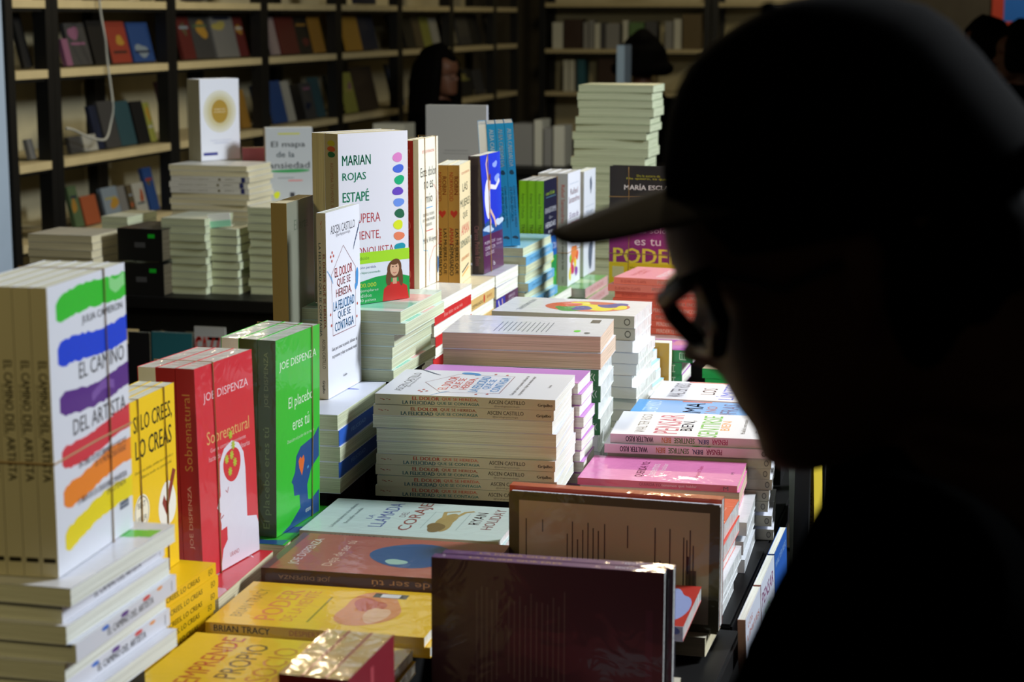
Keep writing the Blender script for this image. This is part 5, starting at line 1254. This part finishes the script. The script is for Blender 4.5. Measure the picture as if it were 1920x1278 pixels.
# bright posters at the far end
for px0, px1, y0_, y1_, c, c2, lab in ((1862, 1960, -30, 60, '#b83a20', '#1f6ac0', 'red poster with a blue panel at the far end'), (1864, 1960, 62, 96, '#7a2a20', '#1f3ac4', 'dark red poster with a small blue square, under the brighter one')):
    a, b = aty(px0, y0_, 13.15), aty(px1, y1_, 13.15)
    bm = bmesh.new()
    box(bm, a.x, b.x, 13.17, 13.195, b.z, a.z, 0)
    ww = b.x - a.x
    box(bm, a.x + ww * 0.22, b.x - ww * 0.1, 13.1695, 13.1705, b.z + (a.z - b.z) * 0.22, a.z - (a.z - b.z) * 0.3, 1)
    o = link_mesh('wall_poster', bm, [ink(c), ink(c2)])
    name_it(o, lab, 'poster')

# ------------------------------------------------------------------ people
def remesh(parts, voxel, name, material, parent=None, smooth_iter=2):
    """fuse overlapping closed pieces into one continuous surface"""
    me = bpy.data.meshes.new('t')
    parts.to_mesh(me)
    parts.free()
    ob = bpy.data.objects.new('t', me)
    COL.objects.link(ob)
    md = ob.modifiers.new('r', 'REMESH')
    md.mode = 'VOXEL'
    md.voxel_size = voxel
    md.use_smooth_shade = True
    if smooth_iter:
        sm = ob.modifiers.new('s', 'SMOOTH')
        sm.iterations = smooth_iter
        sm.factor = 0.5
    dg = bpy.context.evaluated_depsgraph_get()
    m2 = bpy.data.meshes.new_from_object(ob.evaluated_get(dg))
    bpy.data.objects.remove(ob)
    m2.name = name
    m2.materials.clear()
    m2.materials.append(material)
    for p in m2.polygons:
        p.use_smooth = True
    o = bpy.data.objects.new(name, m2)
    COL.objects.link(o)
    if parent:
        o.parent = parent
    return o


def limb(bm, pts, rad, n=14):
    """tapered limb with rounded ends"""
    P_ = [Vector(p) for p in pts]
    d0 = (P_[0] - P_[1]).normalized()
    d1 = (P_[-1] - P_[-2]).normalized()
    r = [q if isinstance(q, tuple) else (q, q) for q in rad]
    a = [P_[0] + d0 * r[0][0] * k for k in (0.95, 0.7, 0.35)]
    b = [P_[-1] + d1 * r[-1][0] * k for k in (0.35, 0.7, 0.95)]
    f = (0.3, 0.71, 0.93)
    pts2, r2 = a, [(r[0][0] * k, r[0][1] * k) for k in f]
    for i in range(len(P_) - 1):
        for t in (0, 0.33, 0.66):
            pts2.append(P_[i].lerp(P_[i + 1], t))
            r2.append((r[i][0] * (1 - t) + r[i + 1][0] * t, r[i][1] * (1 - t) + r[i + 1][1] * t))
    pts2.append(P_[-1])
    r2.append(r[-1])
    pts2 += b
    r2 += [(r[-1][0] * k, r[-1][1] * k) for k in f[::-1]]
    tube(bm, pts2, r2, n)


HEAD = [  # height, face, back, half width, nose bump
    (0.000, 0.330, 0.10, 0.10, 0), (0.030, 0.385, -0.02, 0.165, 0), (0.075, 0.410, -0.10, 0.205, 0), (0.130, 0.400, -0.16, 0.235, 0), (0.165, 0.395, -0.20, 0.25, 0), (0.200, 0.405, -0.25, 0.26, 0.022), (0.228, 0.402, -0.29, 0.27, 0.010),
    (0.252, 0.405, -0.31, 0.275, 0.026), (0.290, 0.405, -0.34, 0.285, 0.012), (0.325, 0.405, -0.36, 0.29, 0.05), (0.352, 0.405, -0.38, 0.295, 0.105), (0.380, 0.402, -0.40, 0.30, 0.115), (0.430, 0.395, -0.43, 0.31, 0.080), (0.480, 0.385, -0.45, 0.318, 0.045),
    (0.520, 0.390, -0.46, 0.322, 0.02), (0.565, 0.420, -0.465, 0.325, 0.01), (0.640, 0.425, -0.465, 0.33, 0), (0.730, 0.405, -0.45, 0.325, 0), (0.820, 0.350, -0.415, 0.30, 0), (0.890, 0.265, -0.35, 0.25, 0), (0.950, 0.150, -0.25, 0.175, 0), (0.985, 0.03, -0.14, 0.09, 0), (1.0, -0.05, -0.07, 0.01, 0)]


def head_mesh(bm, place, n=40):
    """place(u, f, s) -> world; unit = chin to crown"""
    rings = []
    for u, f, b, hw, nose in HEAD:
        ring = []
        c, a = (f + b) / 2, (f - b) / 2
        for k in range(n):
            t = 2 * math.pi * k / n
            ct, st = math.cos(t), math.sin(t)
            x = c + a * (abs(ct) ** 0.9) * (1 if ct > 0 else -1)
            y = hw * (abs(st) ** 0.88) * (1 if st > 0 else -1)
            if ct > 0:
                x += nose * math.exp(-(y / 0.062) ** 2)
                if 0.44 < u < 0.53:                              # eye sockets
                    x -= 0.028 * math.exp(-((abs(y) - 0.15) / 0.07) ** 2)
            ring.append(bm.verts.new(place(u, x, y)))
        rings.append(ring)
    for A, B_ in zip(rings, rings[1:]):
        for k in range(n):
            bm.faces.new((A[k], A[(k + 1) % n], B_[(k + 1) % n], B_[k]))
    bm.faces.new(rings[0][::-1])
    bm.faces.new(rings[-1])
    for sg in (-1, 1):                                           # ears and eyeballs
        limb(bm, [place(0.36, -0.02, sg * 0.315), place(0.44, -0.05, sg * 0.345), place(0.53, -0.07, sg * 0.345)], [0.006, 0.010, 0.012], 8)
    return rings


def hand(bm, wrist, direc, palm_n, size=0.185, curl=0.4):
    """a palm, four unequal bent fingers and a thumb from the side of the palm"""
    d = Vector(direc).normalized()
    nrm = Vector(palm_n).normalized()
    side = d.cross(nrm).normalized()
    w0 = Vector(wrist)
    pl = size * 0.52
    for k in (-0.7, 0, 0.7):
        limb(bm, [w0 + side * k * 0.018, w0 + d * pl * 0.5 + side * k * 0.030, w0 + d * pl + side * k * 0.036], [0.013, 0.014, 0.012], 8)
    for k, ln in ((-1.0, 0.36), (-0.35, 0.44), (0.3, 0.48), (0.95, 0.42)):
        p0 = w0 + d * pl + side * k * 0.030
        l1 = size * ln
        p1 = p0 + (d + side * k * 0.05) * l1 * 0.45
        p2 = p1 + (d - nrm * -curl).normalized() * l1 * 0.32
        p3 = p2 + (d - nrm * -curl * 2).normalized() * l1 * 0.25
        limb(bm, [p0, p1, p2, p3], [0.0095, 0.0088, 0.0082, 0.0072], 8)
    t0 = w0 + d * pl * 0.25 + side * 0.026
    limb(bm, [t0, t0 + (d * 0.7 + side).normalized() * 0.035, t0 + (d * 0.7 + side).normalized() * 0.035 + (d + nrm * 0.3).normalized() * 0.032], [0.013, 0.0105, 0.009], 8)


skin_m = mat('brown_skin', '#5a3a28', 0.55, spec=0.3)
cloth_k = mat('black_jersey', '#050505', 0.98, spec=0.0)
cap_m = mat('black_cap_cloth', '#0d0c0c', 0.95, spec=0.02)
peak_m = mat('light_painted_peak_cloth', '#4a433a', 0.9, spec=0.05)  # lighter than the cap cloth: light falling on the peak is put into the colour
frame_m = mat('black_acetate', '#050505', 0.4, spec=0.3)
hair_k = mat('black_hair', '#060505', 0.8, spec=0.06)
lens_m = bpy.data.materials.new('spectacle_lens')
lens_m.use_nodes = True
nt = lens_m.node_tree
nt.nodes.remove(nt.nodes['Principled BSDF'])
mixs, trn, gls, lw = nt.nodes.new('ShaderNodeMixShader'), nt.nodes.new('ShaderNodeBsdfTransparent'), nt.nodes.new('ShaderNodeBsdfGlossy'), nt.nodes.new('ShaderNodeLayerWeight')
trn.inputs[0].default_value = (0.94, 0.95, 0.95, 1)
gls.inputs['Roughness'].default_value = 0.05
lw.inputs[0].default_value = 0.15
nt.links.new(lw.outputs['Fresnel'], mixs.inputs[0])
nt.links.new(trn.outputs[0], mixs.inputs[1])
nt.links.new(gls.outputs[0], mixs.inputs[2])
nt.links.new(mixs.outputs[0], nt.nodes['Material Output'].inputs[0])

# --- the man in the cap: his own frame is a profile plane 1.04 m from the camera
D0 = 1.04


def MP(px, py, s=0.0):
    """point of his profile plane (moved s metres towards the near side)"""
    r = ray(px, py)
    return CAM + r * ((D0 - s) / r.dot(FWH))


PXM = 1.048 / F
C0 = MP(1500, 892)
UAX = (RGT * -0.403 + Vector((0, 0, 0.915))).normalized()
FAX0 = (RGT * -0.915 + Vector((0, 0, -0.403))).normalized()
SAX0 = UAX.cross(FAX0).normalized()
if SAX0.dot(FWH) > 0:
    SAX0 = -SAX0
YAWH = math.radians(16)                                         # face turned slightly away
FAX = FAX0 * math.cos(YAWH) - SAX0 * math.sin(YAWH)
SAX = SAX0 * math.cos(YAWH) + FAX0 * math.sin(YAWH)
HS = 760 * PXM
HC = C0 - FAX0 * (0.30 * HS)                                     # the axis the head turns about


def hp(u, f, s):
    """head point: u up from the chin, f towards the face, s to his near side, in head heights"""
    return HC + UAX * (u * HS) + FAX * ((f - 0.035) * HS) + SAX * (s * HS)


MAN = empty('person', Vector((MP(1800, 900).x, MP(1800, 900).y, 0)))
MINV = Vector(MAN.location)


def loc(v):
    return Vector(v) - MINV


bm = bmesh.new()
head_mesh(bm, lambda u, f, s: loc(hp(u, f, s)), 44)
NB = MP(1800, 1000)
limb(bm, [loc(hp(0.34, -0.16, 0)), loc(hp(0.05, -0.22, 0)), loc(NB)], [0.062, 0.060, 0.066])
HIP = Vector((MP(1980, 900).x, MP(1980, 900).y, 0.88))
SH = {}
limb(bm, [loc(NB), loc(MP(1930, 1260)), loc(HIP)], [(0.08, 0.07), (0.14, 0.10), (0.145, 0.11)])
foot_dir = (RGT * -1).normalized()
for sg in (-1, 1):
    sh = NB + SAX0 * (0.17 * sg) + Vector((0, 0, -0.055)) + RGT * 0.02
    if sg > 0:
        sh = MP(1690, 1080, 0.17)
        el = MP(1512, 1420, 0.17)
        wr = MP(1270, 1500, 0.10)
    else:
        el = MP(1640, 1420, -0.16)
        wr = MP(1420, 1500, -0.10)
    SH[sg] = (sh, el, wr)
    limb(bm, [loc(NB + Vector((0, 0, -0.03))), loc(sh), loc(el), loc(wr)], [0.045, 0.042, 0.036, 0.025])
    hand(bm, loc(wr), foot_dir + Vector((0, 0, -0.25)), Vector((0, 0, -1)), 0.185, 0.35)
    hip = HIP + SAX0 * (0.09 * sg)
    kn = Vector((hip.x, hip.y, 0.46)) + foot_dir * 0.03
    an = Vector((hip.x, hip.y, 0.085)) - foot_dir * 0.02
    limb(bm, [loc(hip), loc(kn), loc(an)], [0.082, 0.058, 0.042])
    limb(bm, [loc(an + Vector((0, 0, -0.035))), loc(an + foot_dir * 0.17 + Vector((0, 0, -0.05)))], [0.04, 0.032])
remesh(bm, 0.0055, 'body', skin_m, MAN, 3)

bm = bmesh.new()                                                 # loose black sweatshirt
limb(bm, [loc(NB + Vector((0, 0, -0.03))), loc(MP(1950, 1250)), loc(HIP + Vector((0, 0, -0.04)))], [(0.095, 0.078), (0.165, 0.125), (0.168, 0.132)])
limb(bm, [loc(MP(1745, 945)), loc(NB + Vector((0, 0, -0.02)))], [(0.066, 0.062), (0.088, 0.075)])
for sg in (-1, 1):
    sh, el, wr = SH[sg]
    limb(bm, [loc(NB + Vector((0, 0, -0.045))), loc(sh), loc(el), loc(el.lerp(wr, 0.85))], [0.06, 0.055, 0.050, 0.040])
remesh(bm, 0.008, 'sweatshirt', cloth_k, MAN, 4)
bm = bmesh.new()                                                 # trousers
limb(bm, [loc(HIP + Vector((0, 0, 0.02))), loc(HIP + Vector((0, 0, -0.08)))], [(0.165, 0.125), (0.16, 0.125)])
for sg in (-1, 1):
    hip = HIP + SAX0 * (0.09 * sg)
    kn = Vector((hip.x, hip.y, 0.46)) + foot_dir * 0.03
    an = Vector((hip.x, hip.y, 0.12)) - foot_dir * 0.02
    limb(bm, [loc(hip), loc(kn), loc(an)], [0.095, 0.075, 0.062])
remesh(bm, 0.01, 'trousers', cloth_k, MAN, 3)
for sg in (-1, 1):
    bm = bmesh.new()
    an = Vector((HIP.x, HIP.y, 0.05)) + SAX0 * (0.09 * sg) - foot_dir * 0.02
    limb(bm, [loc(an - foot_dir * 0.02), loc(an + foot_dir * 0.10), loc(an + foot_dir * 0.19)], [(0.048, 0.049), (0.046, 0.047), (0.040, 0.040)])
    remesh(bm, 0.008, 'shoe', frame_m, MAN, 2)

bm = bmesh.new()                                                 # close-cropped hair below the cap
for k in range(-5, 6):
    q = k / 5
    d = 0.05 * q * q + 0.10 * q ** 4
    limb(bm, [loc(hp(0.56, -0.36 + d * 1.6, q * 0.26)), loc(hp(0.44, -0.39 + d * 1.7, q * 0.27)), loc(hp(0.26, -0.34 + d * 1.5, q * 0.24))], [0.020, 0.021, 0.016], 10)
remesh(bm, 0.006, 'hair', hair_k, MAN, 3)

# cap: crown, peak, button
CAPS = [(480, 25, -668, 0.092), (530, 30, -650, 0.092), (595, 27, -622, 0.090), (640, 12, -600, 0.087), (685, -12, -572, 0.082), (731, -40, -540, 0.073), (770, -72, -490, 0.062), (800, -108, -438, 0.049), (822, -160, -378, 0.034), (834, -220, -330, 0.018), (839, -275, -285, 0.003)]


def cp(u, f, s):
    """cap point in pixels of his profile plane (u, f) and metres to the near side"""
    return loc(C0 + UAX * (u * PXM) + FAX0 * (f * PXM) + SAX0 * s)


bm = bmesh.new()
n = 48
rings = []
for j, (u, f, b, hw) in enumerate(CAPS):
    ring = []
    tl = max(0, 1 - j / 4.0)
    for k in range(n):
        t = 2 * math.pi * k / n
        ct, st = math.cos(t), math.sin(t)
        seam = 1 + 0.006 * abs(math.cos(3 * t))
        ff = (f + b) / 2 + (f - b) / 2 * ct * seam
        uu = u - (1 - ct) / 2 * 105 * tl + 0 * st
        ring.append(bm.verts.new(cp(uu, ff, hw * st * seam)))
    rings.append(ring)
for A, B_ in zip(rings, rings[1:]):
    for k in range(n):
        bm.faces.new((A[k], A[(k + 1) % n], B_[(k + 1) % n], B_[k]))
bm.faces.new(rings[-1])
inner = [bm.verts.new(v.co.lerp(loc(HC + UAX * 0.6 * HS), 0.05)) for v in rings[0]]
for k in range(n):
    bm.faces.new((rings[0][k], inner[k], inner[(k + 1) % n], rings[0][(k + 1) % n]))
bmesh.ops.recalc_face_normals(bm, faces=bm.faces[:])
CAP = link_mesh('cap', bm, [cap_m], MAN, True)
bm = bmesh.new()                                                 # curved peak with real thickness
rows = []
for i in range(11):
    t = i / 10                                                   # from the crown to the tip
    row = []
    for k in range(21):
        a = (k / 20 * 2 - 1)
        wid = 0.084 * math.sqrt(max(0.0, 1 - (t * 0.93) ** 2.2)) + 0.012
        s = a * wid
        f = 14 + (250 - 14) * t * (1 - 0.12 * a * a) - 70 * a * a * (1 - t)
        u = 590 + 28 * t - 22 * a * a * (1 - 0.4 * t)
        row.append((u, f, s))
    rows.append(row)
top = [[bm.verts.new(cp(u + 4 * (1 - abs(2 * k / 20 - 1) ** 4), f, s)) for k, (u, f, s) in enumerate(r)] for r in rows]
bot = [[bm.verts.new(cp(u - 5, f - 1, s)) for u, f, s in r] for r in rows]
for G, fl in ((top, False), (bot, True)):
    for i in range(10):
        for k in range(20):
            q = [G[i][k], G[i][k + 1], G[i + 1][k + 1], G[i + 1][k]]
            bm.faces.new(q[::-1] if fl else q)
edge_t = [top[i][0] for i in range(11)] + top[10][1:] + [top[i][20] for i in range(9, -1, -1)] + top[0][19:0:-1]
edge_b = [bot[i][0] for i in range(11)] + bot[10][1:] + [bot[i][20] for i in range(9, -1, -1)] + bot[0][19:0:-1]
for i in range(len(edge_t)):
    j = (i + 1) % len(edge_t)
    bm.faces.new((edge_t[i], edge_t[j], edge_b[j], edge_b[i]))
bmesh.ops.recalc_face_normals(bm, faces=bm.faces[:])
link_mesh('peak', bm, [peak_m], CAP, True)['label'] = 'curved peak with the light on it painted in grey-brown'
bm = bmesh.new()
limb(bm, [cp(822, -280, 0), cp(834, -280, 0)], [0.007, 0.005], 12)
link_mesh('button', bm, [cap_m], CAP, True)
bm = bmesh.new()
tube(bm, [cp(430, -640, 0.05), cp(425, -665, 0.02), cp(425, -668, -0.02), cp(430, -640, -0.05)], [0.009] * 4, 8)
link_mesh('strap', bm, [mat('slate_strap', '#1d2329', 0.6, spec=0.2)], CAP, True)

# spectacles: rims, bridge, temples, lenses
GL = empty('glasses')
GL.parent = MAN


def gp(px, py, s):
    return loc(MP(px, py, s))


rim = [gp(1322, 512, 0.064), gp(1285, 534, 0.045), gp(1247, 562, 0.020), gp(1262, 590, 0.014), (gp(1296, 628, 0.016)), gp(1318, 650, 0.022), gp(1345, 655, 0.048), gp(1352, 600, 0.064)]
for nm, mir in (('rim', 0), ('rim', 1)):
    pts = []
    for p in rim:
        if mir:                                                  # the far lens mirrors the near one across the face
            q = p - loc(HC)
            q = q - SAX * (2 * q.dot(SAX))
            p = loc(HC) + q
        pts.append(p)
    bm = bmesh.new()
    tube(bm, pts, 0.0058, 8, True)
    link_mesh(nm, bm, [frame_m], GL, True)
    bm = bmesh.new()
    bm.faces.new([bm.verts.new(p) for p in pts])
    bmesh.ops.triangulate(bm, faces=bm.faces[:])
    link_mesh('lens', bm, [lens_m], GL)
for sg in (1, -1):
    bm = bmesh.new()
    a = rim[0] if sg > 0 else loc(HC) + ((rim[0] - loc(HC)) - SAX * (2 * (rim[0] - loc(HC)).dot(SAX)))
    tube(bm, [a, loc(hp(0.52, 0.12, sg * 0.36)), loc(hp(0.53, -0.02, sg * 0.365)), loc(hp(0.45, -0.12, sg * 0.35))], [0.003, 0.0026, 0.0026, 0.003], 8)
    link_mesh('temple', bm, [frame_m], GL, True)
bm = bmesh.new()
m2 = loc(HC) + ((rim[2] - loc(HC)) - SAX * (2 * (rim[2] - loc(HC)).dot(SAX)))
tube(bm, [rim[2], rim[2].lerp(m2, 0.5) + FAX * 0.006, m2], 0.003, 8)
link_mesh('bridge', bm, [frame_m], GL, True)
name_it(MAN, 'person in a black cap and glasses, in dark profile, leaning over the books', 'person')


def small_person(x, y, ztop, face, label, hair='long', seated=True, glasses=False, dark=True):
    """a far figure: one skin body, hair and clothes"""
    root = empty('person', (x, y, 0))
    hs = 0.225
    fx = Vector((math.cos(face), math.sin(face), 0))
    sx = Vector((-fx.y, fx.x, 0))
    hz = ztop - hs - 0.012

    def q(u, f, s):
        return Vector((0, 0, hz)) + Vector((0, 0, u * hs)) + fx * (f * hs) + sx * (s * hs)
    bm = bmesh.new()
    head_mesh(bm, q, 30)
    nb = Vector((0, 0, hz - 0.08)) - fx * 0.03
    hipz = hz - 0.60
    hipz = max(hipz, 0.42)
    limb(bm, [q(0.3, -0.1, 0), q(0.0, -0.12, 0), nb], [0.05, 0.048, 0.055])
    limb(bm, [nb + Vector((0, 0, -0.04)), nb + Vector((0, 0, -0.25)), Vector((0, 0, hipz))], [(0.13, 0.085), (0.14, 0.10), (0.15, 0.11)])
    arms = []
    for sg in (-1, 1):
        sh = nb + sx * 0.165 * sg + Vector((0, 0, -0.05))
        el = sh + Vector((0, 0, -0.27)) + fx * 0.05 + sx * 0.03 * sg
        wr = el + fx * 0.21 + Vector((0, 0, 0.0 if seated else -0.12))
        arms.append((sh, el, wr))
        limb(bm, [nb + Vector((0, 0, -0.04)), sh, el, wr], [0.045, 0.045, 0.036, 0.024])
        hand(bm, wr, fx, Vector((0, 0, -1)), 0.165, 0.4)
        if seated:
            kn = Vector((0, 0, hipz)) + fx * 0.42 + sx * 0.10 * sg
            an = Vector((kn.x, kn.y, 0.08))
        else:
            kn = Vector((0, 0, hipz * 0.52)) + sx * 0.09 * sg + fx * 0.02
            an = Vector((0, 0, 0.08)) + sx * 0.09 * sg
        limb(bm, [Vector((0, 0, hipz)) + sx * 0.09 * sg, kn, an], [0.08, 0.056, 0.04])
        limb(bm, [an + Vector((0, 0, -0.035)), an + fx * 0.17 + Vector((0, 0, -0.045))], [0.036, 0.03])
    remesh(bm, 0.0085, 'body', mat('tan_skin', '#6f4a38', 0.5, spec=0.35), root, 2)
    bm = bmesh.new()
    limb(bm, [nb + Vector((0, 0, -0.06)), nb + Vector((0, 0, -0.25)), Vector((0, 0, hipz - 0.02))], [(0.148, 0.10), (0.158, 0.118), (0.17, 0.13)])
    for (sh, el, wr) in arms:
        limb(bm, [nb + Vector((0, 0, -0.06)), sh, el, el.lerp(wr, 0.8)], [0.058, 0.058, 0.048, 0.036])
    remesh(bm, 0.012, 'top', cloth_k, root, 2)
    bm = bmesh.new()
    limb(bm, [Vector((0, 0, hipz + 0.03)), Vector((0, 0, hipz - 0.03))], [(0.155, 0.115), (0.155, 0.118)])
    for sg in (-1, 1):
        kn = Vector((0, 0, hipz)) + fx * 0.42 + sx * 0.10 * sg if seated else Vector((0, 0, hipz * 0.52)) + sx * 0.09 * sg + fx * 0.02
        an = Vector((kn.x, kn.y, 0.13)) if seated else Vector((0, 0, 0.13)) + sx * 0.09 * sg
        limb(bm, [Vector((0, 0, hipz)) + sx * 0.09 * sg, kn, an], [0.092, 0.07, 0.056])
    remesh(bm, 0.012, 'trousers', cloth_k, root, 2)
    for sg in (-1, 1):
        bm = bmesh.new()
        an = (fx * 0.42 + sx * 0.10 * sg if seated else sx * 0.09 * sg) + Vector((0, 0, 0.042))
        limb(bm, [an - fx * 0.01, an + fx * 0.09, an + fx * 0.175], [(0.043, 0.042), (0.042, 0.041), (0.037, 0.037)])
        remesh(bm, 0.01, 'shoe', frame_m, root, 2)
    bm = bmesh.new()
    for k in range(14):                                          # hair: cap of the skull plus locks behind
        a = math.radians(70 + 220 * k / 13)
        px_, py_ = math.cos(a), math.sin(a)
        ln = -0.9 if hair == 'long' else 0.3
        limb(bm, [q(0.93, -0.05 + 0.2 * px_, 0.2 * py_), q(0.66, -0.05 + 0.47 * px_, 0.39 * py_), q(0.3, -0.09 + 0.52 * px_, 0.44 * py_), q(ln, -0.12 + 0.52 * px_, 0.58 * py_)], [0.034, 0.040, 0.042, 0.034], 8)
    limb(bm, [q(0.80, 0.22, 0), q(0.98, -0.02, 0), q(0.86, -0.30, 0)], [0.04, 0.055, 0.06], 12)
    remesh(bm, 0.010, 'hair', hair_k, root, 3)
    if glasses:
        gl = empty('glasses')
        gl.parent = root
        for sg in (-1, 1):
            bm = bmesh.new()
            tube(bm, [q(0.47 + 0.075 * math.sin(t), 0.46, sg * 0.15 + 0.105 * math.cos(t)) for t in [k * math.pi / 6 for k in range(12)]], 0.0016, 6, True)
            link_mesh('rim', bm, [frame_m], gl, True)
            bm = bmesh.new()
            tube(bm, [q(0.49, 0.45, sg * 0.255), q(0.50, 0.0, sg * 0.35)], 0.0016, 6)
            link_mesh('temple', bm, [frame_m], gl, True)
    if seated:
        st = empty('stool', (x, y, 0))
        bm = bmesh.new()
        tube(bm, [(0, 0, hipz - 0.245), (0, 0, hipz - 0.205)], 0.17, 24)
        link_mesh('seat', bm, [black_lam], st)
        for k in range(4):
            a = math.pi / 4 + k * math.pi / 2
            bm = bmesh.new()
            tube(bm, [(0.17 * math.cos(a), 0.17 * math.sin(a), 0), (0.12 * math.cos(a), 0.12 * math.sin(a), hipz - 0.246)], 0.012, 8)
            link_mesh('leg', bm, [black_metal], st)
        name_it(st, 'black stool under the ' + label.split(',')[0].replace('person', 'sitter'), 'stool')
    name_it(root, label, 'person')


wp = dep(826, 100, 9.55)
small_person(wp.x, wp.y, 1.284, math.radians(-18), 'person with long black hair and glasses, seated beyond the tables', 'long', True, True)
hp2 = dep(1205, 66, 9.6)
small_person(hp2.x, hp2.y, hp2.z, math.radians(100), 'person with dark hair seen from behind, beyond the tall green stack', 'short', True)
for px, py, d, lab in ((1842, 40, 9.0, 'dark person standing far off before the red posters'), (1912, 48, 8.2, 'dark person at the far end, close by the red posters')):
    pp = dep(px, py, d)
    small_person(pp.x, pp.y, pp.z, math.radians(180), lab, 'short', False)
